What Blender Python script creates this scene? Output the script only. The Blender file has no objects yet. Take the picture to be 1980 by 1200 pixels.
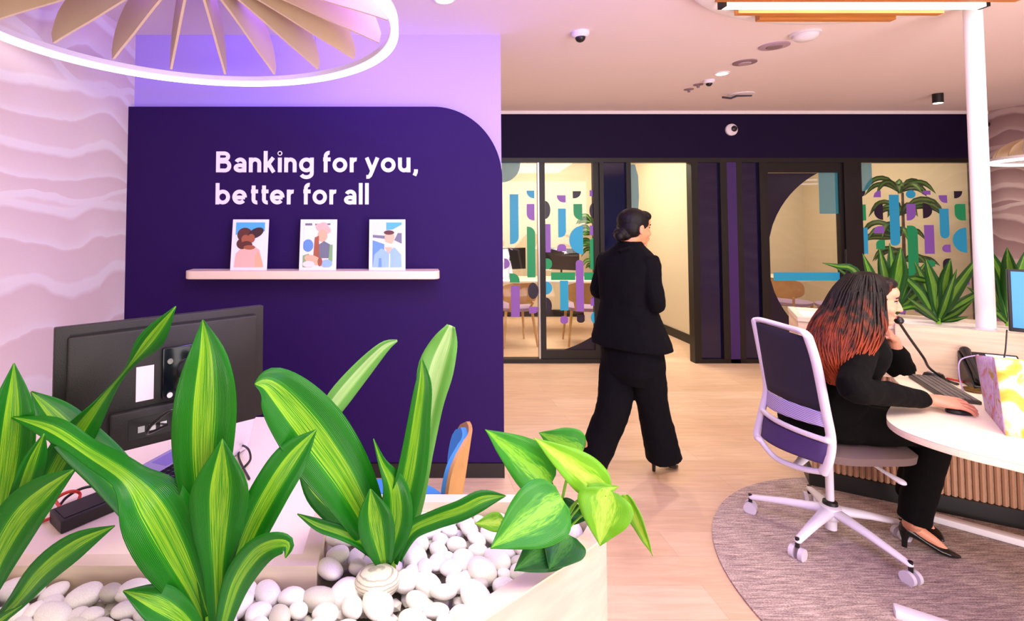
import bpy, bmesh, math, random
from mathutils import Vector as V, Matrix as M
from math import sin, cos, pi, radians as rad
random.seed(7)
C = bpy.context.scene.collection

# ------------------------------------------------------------------ camera
F_PX, PX, PY, PITCH, EYE = 985.0, 780.0, 383.0, rad(2.15), 1.6
cd = bpy.data.cameras.new('camera'); cam = bpy.data.objects.new('camera', cd); C.objects.link(cam)
cam.location = (0, 0, EYE); cam.rotation_euler = (pi/2+PITCH, 0, 0)
cd.sensor_width = 36; cd.lens = F_PX*36/1980
cd.shift_x = (990-PX)/1980; cd.shift_y = -(600-PY)/1980
cd.clip_start = .05; cd.clip_end = 60
bpy.context.scene.camera = cam
# ------------------------------------------------------------------ world, lamps, exposure
w = bpy.data.worlds.new('world'); bpy.context.scene.world = w; w.use_nodes = True
w.node_tree.nodes['Background'].inputs[0].default_value = (.9, .85, 1, 1)
w.node_tree.nodes['Background'].inputs[1].default_value = .30
vs = bpy.context.scene.view_settings
vs.view_transform = 'Standard'; vs.look = 'None'; vs.gamma = 1; vs.use_curve_mapping = False
vs.exposure = 0.0
def lamp(name, kind, loc, to, energy, col, size=1, size_y=None, spot=None, blend=.6):
    l = bpy.data.lights.new(name, kind); o = bpy.data.objects.new(name, l); C.objects.link(o)
    o.location = loc; o.rotation_euler = (V(to)-V(loc)).to_track_quat('-Z', 'Y').to_euler()
    l.energy = energy; l.color = col
    if kind == 'AREA':
        l.size = size
        if size_y: l.shape = 'RECTANGLE'; l.size_y = size_y
    else: l.shadow_soft_size = size
    if spot: l.spot_size = rad(spot); l.spot_blend = blend
    return o
lamp('fill_behind_camera', 'AREA', (2.6, -2.6, 1.5), (2.8, 4, 1.9), 135, (1, .92, .86), 5, 2.2)  # unseen fill lamp added behind the camera; no window is modelled there
lamp('ceiling_fill', 'AREA', (2.8, -.6, .5), (3.6, 3.4, 2.78), 88, (1, .86, .88), 2.4, .8)  # low lamp added behind the camera to brighten the ceiling
lamp('foreground_fill', 'AREA', (.2, .75, 2.72), (.0, 1.2, 0), 40, (1, .94, .82), 1.4, 1.0)  # added fill out of view over planter and desk end; no fixture
lamp('ceiling_light_desk', 'AREA', (2.5, 1.3, 2.6), (2.5, 1.6, 0), 46, (1, .90, .82), 1.5, 1.2)
lamp('violet_wash', 'AREA', (.15, 1.8, 2.72), (.6, 3.2, .9), 34, (.24, .09, 1.0), .9, .5)
lamp('violet_wall_wash', 'AREA', (-.7, 2.5, 2.74), (-1.2, 3.27, 2.2), 9, (.20, .10, 1.0), 1.4, .2)
lamp('violet_ceiling_fill', 'AREA', (.9, .3, 2.15), (.3, 2.9, 2.85), 22, (.28, .20, 1.0), .6, .3)  # added violet lamp out of view, tints the ceiling; no fixture
for (x, y, e) in ((2.6, 4.25, 110), (1.5, 4.6, 70), (4.4, 4.4, 80)):
    lamp('mid_floor_spot', 'SPOT', (x, y, 2.74), (x, y, 0), e, (1, .86, .74), .05, spot=120, blend=.9)  # first spot sits at the modelled downlight; the other two are added without fixtures
lamp('meeting_room_light_left', 'AREA', (2.3, 6.9, 2.7), (2.3, 6.9, 0), 98, (1, .90, .72), 1.8, 1.6)
lamp('meeting_room_light_right', 'AREA', (5.0, 6.9, 2.7), (5.0, 6.9, 0), 52, (1, .88, .68), 1.8, 1.4)

# ------------------------------------------------------------------ helpers
def P(x, y, Y):                       # point seen at pixel (x, y) lying at depth Y
    a, b = (x-PX)/F_PX, (PY-y)/F_PX
    d = V((a, cos(PITCH)-b*sin(PITCH), sin(PITCH)+b*cos(PITCH)))
    return V((0, 0, EYE))+d*(Y/d.y)
def PZ(x, y, Z):                      # point seen at pixel (x, y) lying at height Z
    a, b = (x-PX)/F_PX, (PY-y)/F_PX
    d = V((a, cos(PITCH)-b*sin(PITCH), sin(PITCH)+b*cos(PITCH)))
    return V((0, 0, EYE))+d*((Z-EYE)/d.z)
def col(h):
    h = h.lstrip('#'); f = lambda c: c/12.92 if c <= .04045 else ((c+.055)/1.055)**2.4
    return tuple(f(int(h[i:i+2], 16)/255) for i in (0, 2, 4))+(1,)
MATS = {}
def mat(name, hexc, rough=.5, metal=0, emit=None, es=0, noise=0, nscale=20, bump=0, bscale=60, coat=0, spec=None, alpha=1, trans=0, stretch=None):
    if name in MATS: return MATS[name]
    m = bpy.data.materials.new(name); m.use_nodes = True; nt = m.node_tree; b = nt.nodes['Principled BSDF']
    b.inputs['Base Color'].default_value = col(hexc); b.inputs['Roughness'].default_value = rough
    b.inputs['Metallic'].default_value = metal; b.inputs['Coat Weight'].default_value = coat
    b.inputs['Alpha'].default_value = alpha; b.inputs['Transmission Weight'].default_value = trans
    if spec is not None: b.inputs['Specular IOR Level'].default_value = spec
    if emit: b.inputs['Emission Color'].default_value = col(emit); b.inputs['Emission Strength'].default_value = es
    if noise or bump:
        tc = nt.nodes.new('ShaderNodeTexCoord'); mp = nt.nodes.new('ShaderNodeMapping')
        nt.links.new(tc.outputs['Object'], mp.inputs[0])
        if stretch: mp.inputs['Scale'].default_value = stretch
    if noise:
        n = nt.nodes.new('ShaderNodeTexNoise'); n.inputs['Scale'].default_value = nscale; n.inputs['Detail'].default_value = 5
        nt.links.new(mp.outputs[0], n.inputs['Vector'])
        r = nt.nodes.new('ShaderNodeValToRGB'); c = col(hexc)
        r.color_ramp.elements[0].position = .3; r.color_ramp.elements[1].position = .7
        r.color_ramp.elements[0].color = tuple(max(0, v*(1-noise)) for v in c[:3])+(1,)
        r.color_ramp.elements[1].color = tuple(min(1, v*(1+noise*.6)) for v in c[:3])+(1,)
        nt.links.new(n.outputs['Fac'], r.inputs[0]); nt.links.new(r.outputs[0], b.inputs['Base Color'])
    if bump:
        n2 = nt.nodes.new('ShaderNodeTexNoise'); n2.inputs['Scale'].default_value = bscale; n2.inputs['Detail'].default_value = 4
        nt.links.new(mp.outputs[0], n2.inputs['Vector'])
        bp = nt.nodes.new('ShaderNodeBump'); bp.inputs['Strength'].default_value = bump; bp.inputs['Distance'].default_value = .01
        nt.links.new(n2.outputs['Fac'], bp.inputs['Height']); nt.links.new(bp.outputs[0], b.inputs['Normal'])
    MATS[name] = m; return m
def nodes_of(m): return m.node_tree, m.node_tree.nodes['Principled BSDF']

def obj(name, bm, m, parent=None, smooth=True, bevel=0, recalc=True):
    if recalc: bmesh.ops.recalc_face_normals(bm, faces=bm.faces)
    me = bpy.data.meshes.new(name); bm.to_mesh(me); bm.free()
    if smooth: me.shade_smooth() if hasattr(me, 'shade_smooth') else None
    o = bpy.data.objects.new(name, me); C.objects.link(o)
    for mm in (m if isinstance(m, (list, tuple)) else [m]): me.materials.append(mm)
    if bevel:
        b = o.modifiers.new('bevel', 'BEVEL'); b.width = bevel; b.segments = 2; b.limit_method = 'ANGLE'; b.angle_limit = rad(40)
    if smooth:
        try: me.set_sharp_from_angle(angle=rad(42))
        except Exception: pass
    if parent:
        o.parent = parent; o.matrix_parent_inverse = parent.matrix_world.inverted() if parent.type != 'EMPTY' else M.Translation(-parent.location)
    return o
def tag(o, label, cat=None, group=None, kind=None):
    o['label'] = label
    if cat: o['category'] = cat
    if group: o['group'] = group
    if kind: o['kind'] = kind
    return o
def thing(name, label, cat, loc=(0, 0, 0), group=None):
    o = bpy.data.objects.new(name, None); C.objects.link(o); o.location = loc; o.empty_display_size = .05
    return tag(o, label, cat, group)
def struct(o): o['kind'] = 'structure'; return o
def B(): return bmesh.new()
def box(bm, c, s, R=None, bev=0, mi=0):
    r = bmesh.ops.create_cube(bm, size=1); vs_ = r['verts']
    mt = M.Translation(V(c)) @ (R.to_4x4() if R else M()) @ M.Diagonal((s[0], s[1], s[2], 1))
    bmesh.ops.transform(bm, matrix=mt, verts=vs_)
    fs = list({f for v in vs_ for f in v.link_faces})
    for f in fs: f.material_index = mi
    if bev:
        es = list({e for v in vs_ for e in v.link_edges})
        bmesh.ops.bevel(bm, geom=es, offset=bev, segments=2, affect='EDGES', profile=.5)
    return bm
def boxb(bm, lo, hi, **k): return box(bm, [(a+b)/2 for a, b in zip(lo, hi)], [b-a for a, b in zip(lo, hi)], **k)
def prism(bm, poly, z0, z1, mi=0, hole=None):
    a = [bm.verts.new((x, y, z0)) for x, y in poly]; b = [bm.verts.new((x, y, z1)) for x, y in poly]; n = len(poly)
    fs = [bm.faces.new(a[::-1]), bm.faces.new(b)] + [bm.faces.new((a[i], a[(i+1) % n], b[(i+1) % n], b[i])) for i in range(n)]
    for f in fs: f.material_index = mi
    return bm
def frame_of(t, hint=None):
    t = t.normalized(); h = hint if hint is not None else V((0, 0, 1))
    if abs(t.dot(h.normalized())) > .97: h = V((0, 1, 0)) if abs(t.y) < .9 else V((1, 0, 0))
    s = t.cross(h).normalized(); return s, s.cross(t).normalized()
def tube(bm, pts, rad_, n=10, caps=True, flat=1, hint=None, dome=False):
    """tube along pts; rad_ number or list; flat squashes the cross-section along the hint direction"""
    pts = [V(p) for p in pts]; k = len(pts)
    rs = rad_ if isinstance(rad_, (list, tuple)) else [rad_]*k
    if dome:
        d0 = (pts[0]-pts[1]).normalized(); d1 = (pts[-1]-pts[-2]).normalized()
        pts = [pts[0]+d0*rs[0]*.9, pts[0]+d0*rs[0]*.55]+pts+[pts[-1]+d1*rs[-1]*.55, pts[-1]+d1*rs[-1]*.9]
        rs = [rs[0]*.35, rs[0]*.8]+list(rs)+[rs[-1]*.8, rs[-1]*.35]; k += 4
    rings = []; ps = None
    for i in range(k):
        t = (pts[min(i+1, k-1)]-pts[max(i-1, 0)])
        if t.length < 1e-7: t = V((0, 0, 1))
        if ps is None or hint is not None: s, u = frame_of(t, hint)
        else:
            s = (ps-t.normalized()*ps.dot(t.normalized())).normalized(); u = s.cross(t.normalized()).normalized()
        ps = s
        rings.append([bm.verts.new(pts[i]+(s*cos(2*pi*j/n)+u*sin(2*pi*j/n)*flat)*rs[i]) for j in range(n)])
    for a, b in zip(rings, rings[1:]):
        for j in range(n): bm.faces.new((a[j], a[(j+1) % n], b[(j+1) % n], b[j]))
    if caps: bm.faces.new(rings[0][::-1]); bm.faces.new(rings[-1])
    return bm
def cyl(bm, a, b, r, r2=None, n=20): return tube(bm, [a, b], [r, r if r2 is None else r2], n)
def loft(bm, rings, n=20, pw=2.0):
    """rings: (centre, axis_a, axis_b) closed lofted ellipses"""
    rr = []
    for c, a, b in rings:
        c, a, b = V(c), V(a), V(b); q = []
        for j in range(n):
            t = 2*pi*j/n; ct, st = cos(t), sin(t)
            q.append(bm.verts.new(c+a*(abs(ct)**(2/pw)*(1 if ct > 0 else -1))+b*(abs(st)**(2/pw)*(1 if st > 0 else -1))))
        rr.append(q)
    for a, b in zip(rr, rr[1:]):
        for j in range(n): bm.faces.new((a[j], a[(j+1) % n], b[(j+1) % n], b[j]))
    bm.faces.new(rr[0][::-1]); bm.faces.new(rr[-1]); return bm
def ball(bm, c, r, R=None, seg=16, mi=0):
    r = (r, r, r) if isinstance(r, (int, float)) else r
    q = bmesh.ops.create_uvsphere(bm, u_segments=seg, v_segments=max(6, seg*2//3), radius=1)
    bmesh.ops.transform(bm, matrix=M.Translation(V(c)) @ (R.to_4x4() if R else M()) @ M.Diagonal((r[0], r[1], r[2], 1)), verts=q['verts'])
    for f in {f for v in q['verts'] for f in v.link_faces}: f.material_index = mi
    return bm
def lathe(bm, prof, c=(0, 0, 0), n=32, mi=0):
    c = V(c); rr = [[bm.verts.new(c+V((max(r, 1e-4)*cos(2*pi*j/n), max(r, 1e-4)*sin(2*pi*j/n), z))) for j in range(n)] for r, z in prof]
    for a, b in zip(rr, rr[1:]):
        for j in range(n): bm.faces.new((a[j], a[(j+1) % n], b[(j+1) % n], b[j])).material_index = mi
    bm.faces.new(rr[0][::-1]); bm.faces.new(rr[-1]); return bm
def catmull(pts, sub=6):
    pts = [tuple(p) for p in pts]; out = []; n = len(pts)
    for i in range(n-1):
        p0, p1, p2, p3 = pts[max(i-1, 0)], pts[i], pts[i+1], pts[min(i+2, n-1)]
        for s in range(sub):
            t = s/sub
            out.append(tuple(.5*((2*b)+(-a+c)*t+(2*a-5*b+4*c-d)*t*t+(-a+3*b-3*c+d)*t**3) for a, b, c, d in zip(p0, p1, p2, p3)))
    out.append(pts[-1]); return out
def fused(name, bm, m, parent, voxel=.005, smooth=4, disp=0):
    """voxel-fuse everything in bm into one continuous skin"""
    me = bpy.data.meshes.new('t'); bmesh.ops.recalc_face_normals(bm, faces=bm.faces); bm.to_mesh(me); bm.free()
    t = bpy.data.objects.new('t', me); C.objects.link(t)
    r = t.modifiers.new('r', 'REMESH'); r.mode = 'VOXEL'; r.voxel_size = voxel
    if smooth: s = t.modifiers.new('s', 'SMOOTH'); s.iterations = smooth; s.factor = .5
    if disp:
        tx = bpy.data.textures.new('folds', 'CLOUDS'); tx.noise_scale = .09
        d = t.modifiers.new('d', 'DISPLACE'); d.texture = tx; d.strength = disp; d.texture_coords = 'LOCAL'
    me2 = bpy.data.meshes.new_from_object(t.evaluated_get(bpy.context.evaluated_depsgraph_get()))
    bpy.data.objects.remove(t); me2.name = name; me2.materials.clear()
    o = bpy.data.objects.new(name, me2); C.objects.link(o)
    for mm in (m if isinstance(m, (list, tuple)) else [m]): me2.materials.append(mm)
    me2.shade_smooth()
    if parent: o.parent = parent; o.matrix_parent_inverse = M.Translation(-parent.location)
    return o
def copy_tree(o, parent=None):
    c = o.copy(); C.objects.link(c)
    if parent: c.parent = parent
    for ch in o.children: copy_tree(ch, c)
    return c

# ------------------------------------------------------------------ materials
def wave_wall(name, base, dark, light, axis, seed):
    m = bpy.data.materials.new(name); m.use_nodes = True; nt, b = nodes_of(m); N = nt.nodes.new; L = nt.links.new
    tc = N('ShaderNodeTexCoord'); sp = N('ShaderNodeSeparateXYZ'); L(tc.outputs['Object'], sp.inputs[0])
    def warp(scale, amp, off):
        n = N('ShaderNodeTexNoise'); n.inputs['Scale'].default_value = 1; n.inputs['Detail'].default_value = 5; n.inputs['Roughness'].default_value = .36
        mp = N('ShaderNodeMapping'); mp.inputs['Scale'].default_value = (scale, scale, scale*.9); mp.inputs['Location'].default_value = (off, off, off)
        L(tc.outputs['Object'], mp.inputs[0]); L(mp.outputs[0], n.inputs['Vector'])
        a = N('ShaderNodeMath'); a.operation = 'MULTIPLY'; a.inputs[1].default_value = amp; L(n.outputs['Fac'], a.inputs[0])
        s = N('ShaderNodeMath'); s.operation = 'ADD'; L(sp.outputs['Z'], s.inputs[0]); L(a.outputs[0], s.inputs[1]); return s
    def saw(src, freq):
        a = N('ShaderNodeMath'); a.operation = 'MULTIPLY'; a.inputs[1].default_value = freq; L(src.outputs[0], a.inputs[0])
        f = N('ShaderNodeMath'); f.operation = 'FRACT'; L(a.outputs[0], f.inputs[0]); return f
    s1 = saw(warp(.85, 1.1, seed), 2.6); r1 = N('ShaderNodeValToRGB'); e = r1.color_ramp.elements
    e[0].position = 0; e[0].color = col(light); e[1].position = 1; e[1].color = col(base)
    for p, c in ((.12, base), (.40, dark), (.46, light), (.56, light), (.60, base), (.97, dark)):
        q = e.new(p); q.color = col(c)
    L(s1.outputs[0], r1.inputs[0])
    s2 = saw(warp(.7, 1.3, seed+5), 1.3); r2 = N('ShaderNodeValToRGB'); e = r2.color_ramp.elements
    e[0].position = .93; e[0].color = (0, 0, 0, 1); e[1].position = .95; e[1].color = (1, 1, 1, 1); L(s2.outputs[0], r2.inputs[0])
    gr = N('ShaderNodeTexNoise'); gr.inputs['Scale'].default_value = 160; L(tc.outputs['Object'], gr.inputs['Vector'])
    mx = N('ShaderNodeMixRGB'); mx.inputs[2].default_value = col(light); L(r2.outputs[0], mx.inputs[0]); L(r1.outputs[0], mx.inputs[1])
    m2 = N('ShaderNodeMixRGB'); m2.blend_type = 'MULTIPLY'; m2.inputs[0].default_value = .12; L(mx.outputs[0], m2.inputs[1]); L(gr.outputs['Color'], m2.inputs[2])
    L(m2.outputs[0], b.inputs['Base Color']); b.inputs['Roughness'].default_value = .8; return m
wave = wave_wall('strata wallpaper', '#f2e2dc', '#e9d4cf', '#f8f0ec', 'Y', 0.3)
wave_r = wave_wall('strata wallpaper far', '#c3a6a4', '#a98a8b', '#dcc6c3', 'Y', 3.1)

def wood_floor():
    m = bpy.data.materials.new('pale plank floor'); m.use_nodes = True; nt, b = nodes_of(m); N = nt.nodes.new; L = nt.links.new
    tc = N('ShaderNodeTexCoord'); mp = N('ShaderNodeMapping'); L(tc.outputs['Object'], mp.inputs[0]); mp.inputs['Rotation'].default_value = (0, 0, rad(0))
    br = N('ShaderNodeTexBrick'); L(mp.outputs[0], br.inputs['Vector'])
    br.inputs['Scale'].default_value = 1; br.inputs['Brick Width'].default_value = 1.3; br.inputs['Row Height'].default_value = .19
    br.inputs['Mortar Size'].default_value = .0012; br.inputs['Mortar Smooth'].default_value = .2; br.inputs['Bias'].default_value = .1
    br.inputs['Color1'].default_value = col('#e2c3a6'); br.inputs['Color2'].default_value = col('#d7b494'); br.inputs['Mortar'].default_value = col('#bba088')
    m2 = N('ShaderNodeMapping'); m2.inputs['Scale'].default_value = (1.6, 14, 1); L(tc.outputs['Object'], m2.inputs[0])
    n = N('ShaderNodeTexNoise'); n.inputs['Scale'].default_value = 2.2; n.inputs['Detail'].default_value = 6; n.inputs['Distortion'].default_value = .8; L(m2.outputs[0], n.inputs['Vector'])
    r = N('ShaderNodeValToRGB'); r.color_ramp.elements[0].position = .3; r.color_ramp.elements[0].color = (.80, .76, .72, 1); r.color_ramp.elements[1].position = .65; r.color_ramp.elements[1].color = (1, 1, 1, 1)
    L(n.outputs['Fac'], r.inputs[0]); x = N('ShaderNodeMixRGB'); x.blend_type = 'MULTIPLY'; x.inputs[0].default_value = .75
    L(br.outputs['Color'], x.inputs[1]); L(r.outputs[0], x.inputs[2]); L(x.outputs[0], b.inputs['Base Color'])
    b.inputs['Roughness'].default_value = .38; return m
def rug_mat():
    m = bpy.data.materials.new('heathered carpet'); m.use_nodes = True; nt, b = nodes_of(m); N = nt.nodes.new; L = nt.links.new
    tc = N('ShaderNodeTexCoord')
    def streak(sc, s): 
        mp = N('ShaderNodeMapping'); mp.inputs['Scale'].default_value = sc; L(tc.outputs['Object'], mp.inputs[0])
        n = N('ShaderNodeTexNoise'); n.inputs['Scale'].default_value = s; n.inputs['Detail'].default_value = 5; n.inputs['Roughness'].default_value = .65; L(mp.outputs[0], n.inputs['Vector']); return n
    a = streak((2.5, 30, 1), 4); c = streak((20, 60, 1), 6)
    x = N('ShaderNodeMixRGB'); x.inputs[0].default_value = .5; L(a.outputs['Fac'], x.inputs[1]); L(c.outputs['Fac'], x.inputs[2])
    r = N('ShaderNodeValToRGB'); e = r.color_ramp.elements; e[0].position = .40; e[0].color = col('#6d5b5c'); e[1].position = .60; e[1].color = col('#dcc6ba')
    q = e.new(.5); q.color = col('#a8928c')
    L(x.outputs[0], r.inputs[0]); L(r.outputs[0], b.inputs['Base Color']); b.inputs['Roughness'].default_value = .95
    bp = N('ShaderNodeBump'); bp.inputs['Strength'].default_value = .5; bp.inputs['Distance'].default_value = .004; L(c.outputs['Fac'], bp.inputs['Height']); L(bp.outputs[0], b.inputs['Normal']); return m
def leaf_mat(name, edge, mid, centre, rough=.35, blotch=False):
    m = bpy.data.materials.new(name); m.use_nodes = True; nt, b = nodes_of(m); N = nt.nodes.new; L = nt.links.new
    uv = N('ShaderNodeUVMap'); uv.uv_map = 'uv'; sp = N('ShaderNodeSeparateXYZ'); L(uv.outputs[0], sp.inputs[0])
    tc = N('ShaderNodeTexCoord'); n = N('ShaderNodeTexNoise'); n.inputs['Scale'].default_value = 18 if not blotch else 30; n.inputs['Detail'].default_value = 2
    mp = N('ShaderNodeMapping'); mp.inputs['Scale'].default_value = (14, 1.2, 1) if not blotch else (5, 3, 1); L(uv.outputs[0], mp.inputs[0])
    n.inputs['Scale'].default_value = 1.6; L(mp.outputs[0], n.inputs['Vector'])
    a = N('ShaderNodeMath'); a.operation = 'ABSOLUTE'; L(sp.outputs['X'], a.inputs[0])
    k = N('ShaderNodeMath'); k.operation = 'MULTIPLY_ADD'; k.inputs[1].default_value = .5 if not blotch else .9; k.inputs[2].default_value = -.25 if not blotch else -.45; L(n.outputs['Fac'], k.inputs[0])
    s = N('ShaderNodeMath'); s.operation = 'ADD'; L(a.outputs[0], s.inputs[0]); L(k.outputs[0], s.inputs[1])
    r = N('ShaderNodeValToRGB'); e = r.color_ramp.elements; e[0].position = .0; e[0].color = col(centre if blotch else mid); e[1].position = 1; e[1].color = col(edge)
    for p_, c_ in (((.10, centre), (.17, mid), (.26, centre), (.36, mid), (.5, edge)) if blotch else ((.05, centre), (.10, mid), (.15, centre), (.20, mid), (.27, centre), (.33, mid), (.50, edge))):
        q = e.new(p_); q.color = col(c_)
    L(s.outputs[0], r.inputs[0]); L(r.outputs[0], b.inputs['Base Color'])
    wv = N('ShaderNodeTexWave'); wv.inputs['Scale'].default_value = 1.2; wv.bands_direction = 'X'; m3 = N('ShaderNodeMapping'); m3.inputs['Scale'].default_value = (6, 0, 0); L(uv.outputs[0], m3.inputs[0]); L(m3.outputs[0], wv.inputs['Vector'])
    bp = N('ShaderNodeBump'); bp.inputs['Strength'].default_value = .35; bp.inputs['Distance'].default_value = .003; L(wv.outputs['Fac'], bp.inputs['Height']); L(bp.outputs[0], b.inputs['Normal'])
    b.inputs['Roughness'].default_value = rough
    tr = N('ShaderNodeBsdfTranslucent'); L(r.outputs[0], tr.inputs[0]); mx = N('ShaderNodeMixShader'); mx.inputs[0].default_value = .28
    out = nt.nodes['Material Output']; L(b.outputs[0], mx.inputs[1]); L(tr.outputs[0], mx.inputs[2]); L(mx.outputs[0], out.inputs[0]); return m
def glass_mat(name, tint='#ffffff', gl=.08):
    m = bpy.data.materials.new(name); m.use_nodes = True; nt = m.node_tree; nt.nodes.clear(); N = nt.nodes.new; L = nt.links.new
    t = N('ShaderNodeBsdfTransparent'); t.inputs[0].default_value = col(tint); g = N('ShaderNodeBsdfGlossy'); g.inputs['Roughness'].default_value = .02
    fr = N('ShaderNodeLayerWeight'); fr.inputs[0].default_value = .25; mm = N('ShaderNodeMath'); mm.operation = 'MULTIPLY_ADD'; mm.inputs[1].default_value = .35; mm.inputs[2].default_value = gl*.4
    L(fr.outputs['Fresnel'], mm.inputs[0]); x = N('ShaderNodeMixShader'); L(mm.outputs[0], x.inputs[0]); L(t.outputs[0], x.inputs[1]); L(g.outputs[0], x.inputs[2])
    o = N('ShaderNodeOutputMaterial'); L(x.outputs[0], o.inputs[0]); return m
def film_mat(name, hexc, alpha=.8):
    return mat(name, hexc, .5, alpha=alpha)
def hair_mat(name, c0, c1, z0, z1):
    m = bpy.data.materials.new(name); m.use_nodes = True; nt, b = nodes_of(m); N = nt.nodes.new; L = nt.links.new
    g = N('ShaderNodeNewGeometry'); sp = N('ShaderNodeSeparateXYZ'); L(g.outputs['Position'], sp.inputs[0])
    n = N('ShaderNodeTexNoise'); n.inputs['Scale'].default_value = 30; mp = N('ShaderNodeMapping'); mp.inputs['Scale'].default_value = (1, 1, .15); L(g.outputs['Position'], mp.inputs[0]); L(mp.outputs[0], n.inputs['Vector'])
    a = N('ShaderNodeMath'); a.operation = 'MULTIPLY_ADD'; a.inputs[1].default_value = .6; a.inputs[2].default_value = -.30; L(n.outputs['Fac'], a.inputs[0])
    s = N('ShaderNodeMath'); s.operation = 'ADD'; L(sp.outputs['Z'], s.inputs[0]); L(a.outputs[0], s.inputs[1])
    mr = N('ShaderNodeMapRange'); mr.inputs[1].default_value = z0; mr.inputs[2].default_value = z1; L(s.outputs[0], mr.inputs[0])
    r = N('ShaderNodeValToRGB'); r.color_ramp.elements[0].color = col(c1); r.color_ramp.elements[1].color = col(c0)
    L(mr.outputs[0], r.inputs[0]); L(r.outputs[0], b.inputs['Base Color']); b.inputs['Roughness'].default_value = .5; b.inputs['Specular IOR Level'].default_value = .25
    bp = N('ShaderNodeBump'); bp.inputs['Strength'].default_value = .5; bp.inputs['Distance'].default_value = .004; n2 = N('ShaderNodeTexNoise'); n2.inputs['Scale'].default_value = 220
    L(mp.outputs[0], n2.inputs['Vector']); L(n2.outputs['Fac'], bp.inputs['Height']); L(bp.outputs[0], b.inputs['Normal']); return m

white = mat('white paint', '#f2ecee', .7)
ceil_m = mat('ceiling paint', '#efdfe2', .85)
lav_wall = mat('lavender wall colour', '#b8a4f0', .8)  # even lavender base colour over the whole wall
indigo = mat('indigo wall paint', '#25064c', .65, bump=.05, bscale=200, spec=.2)
indigo_d = mat('deep indigo fascia', '#12032e', .7, spec=.2)
pillar_m = mat('violet pillar paint', '#3a1c66', .5)
black = mat('black powder coat', '#0c090a', .45)
skirt = mat('black skirting', '#17100e', .5)
beige = mat('warm beige wall', '#cfc0a4', .8)
lwood = mat('pale veneer', '#efdcc4', .5, noise=.14, nscale=3, stretch=(1, 1, 14))
lwoodx = mat('pale veneer level grain', '#ecd2b4', .5, noise=.16, nscale=3, stretch=(1, 1, 22))
planterw = mat('whitewashed veneer', '#cfc4b4', .55, noise=.13, nscale=3, stretch=(2, 2, 12))
desk_m = mat('cream desk laminate', '#f4e6d2', .4)
plastic_w = mat('white plastic', '#ece6ee', .4)
plastic_b = mat('black plastic', '#141215', .35)
plastic_mb = mat('matte black plastic', '#1c1917', .5, bump=.1, bscale=400)
metal = mat('brushed steel', '#b9b9be', .3, metal=1)
led = mat('white light strip', '#ffffff', .5, emit='#f6efff', es=3.2)
led_w = mat('warm white light', '#ffffff', .5, emit='#fff4e4', es=6)
woodslat = mat('honey wood slat', '#c8803c', .45, noise=.2, nscale=4, stretch=(1, 12, 12))
felt = mat('cream felt', '#cdb790', .9, bump=.1, bscale=300)
felt_edge = mat('pale felt edge', '#f3dcc0', .8)
skin = mat('skin', '#d98e64', .5)
skin2 = mat('light skin', '#e0987a', .5)
cloth_b = mat('black suit cloth', '#050408', .9, bump=.12, bscale=300, spec=.15)
cloth_k = mat('black blouse cloth', '#040303', .9, bump=.12, bscale=300, spec=.15)
shoe_b = mat('black leather', '#0a0808', .3)
floor_m = wood_floor(); rug_m = rug_mat()
glass = glass_mat('clear glass')
navy_f = mat('navy film', '#1c1030', .35); cyan_f = mat('cyan film', '#25a6d8', .4); purple_f = mat('purple film', '#8a5cc0', .4); green_f = mat('green film', '#0f9a62', .4)
teal_f = film_mat('translucent teal film', '#2f93a8', .55); dglass = mat('dark indigo glass', '#0c0836', .08, spec=.6)
leafA = leaf_mat('striped corn plant leaf', '#0f7c0d', '#2f9a12', '#a8de30', rough=.3)
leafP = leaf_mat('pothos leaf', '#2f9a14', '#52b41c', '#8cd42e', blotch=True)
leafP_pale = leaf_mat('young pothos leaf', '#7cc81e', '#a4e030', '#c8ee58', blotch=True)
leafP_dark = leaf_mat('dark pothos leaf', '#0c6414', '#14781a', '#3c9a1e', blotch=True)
leaf_pale = leaf_mat('pale leaf underside', '#6fb84a', '#a8dc7c', '#cdeea2')
leaf_bg = leaf_mat('green palm leaf', '#17560f', '#357f1b', '#93c238')
stem_g = mat('green stem', '#7ab32c', .5); stem_br = mat('brown stem', '#5a3b22', .7)
stone = mat('white pebble', '#faf6ee', .45, noise=.1, nscale=14)
stone2 = mat('grey veined pebble', '#cfcabd', .5, noise=.22, nscale=24, stretch=(1, 1, 6))
soil = mat('pebble bed', '#9c9488', .9)

H = 2.785; BY = 5.65; PYW = 3.20
X1 = lambda x: (x-PX)/F_PX*BY
def zat(y, Y=BY): return P(PX, y, Y).z

# ------------------------------------------------------------------ setting
struct(obj('floor', boxb(B(), (-3, -3.5, -.1), (8, 9.5, 0)), floor_m, smooth=False))
struct(obj('ceiling', boxb(B(), (-3, -3.5, H), (8, 9.5, H+.1)), ceil_m, smooth=False))
struct(obj('wall_left', boxb(B(), (-1.86, -3.4, 0), (-1.74, 3.3, H)), wave, smooth=False))
struct(obj('wall_behind_panel', boxb(B(), (-1.74, 3.27, 0), (P(970, 400, 3.27).x, 3.6, H)), lav_wall, smooth=False))
struct(obj('wall_right', boxb(B(), (6.52, -3.4, 0), (6.64, BY+.14, H)), wave_r, smooth=False))
struct(obj('wall_meeting_right', boxb(B(), (6.52, BY+.14, 0), (6.64, 8.42, H)), beige, smooth=False))
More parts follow.
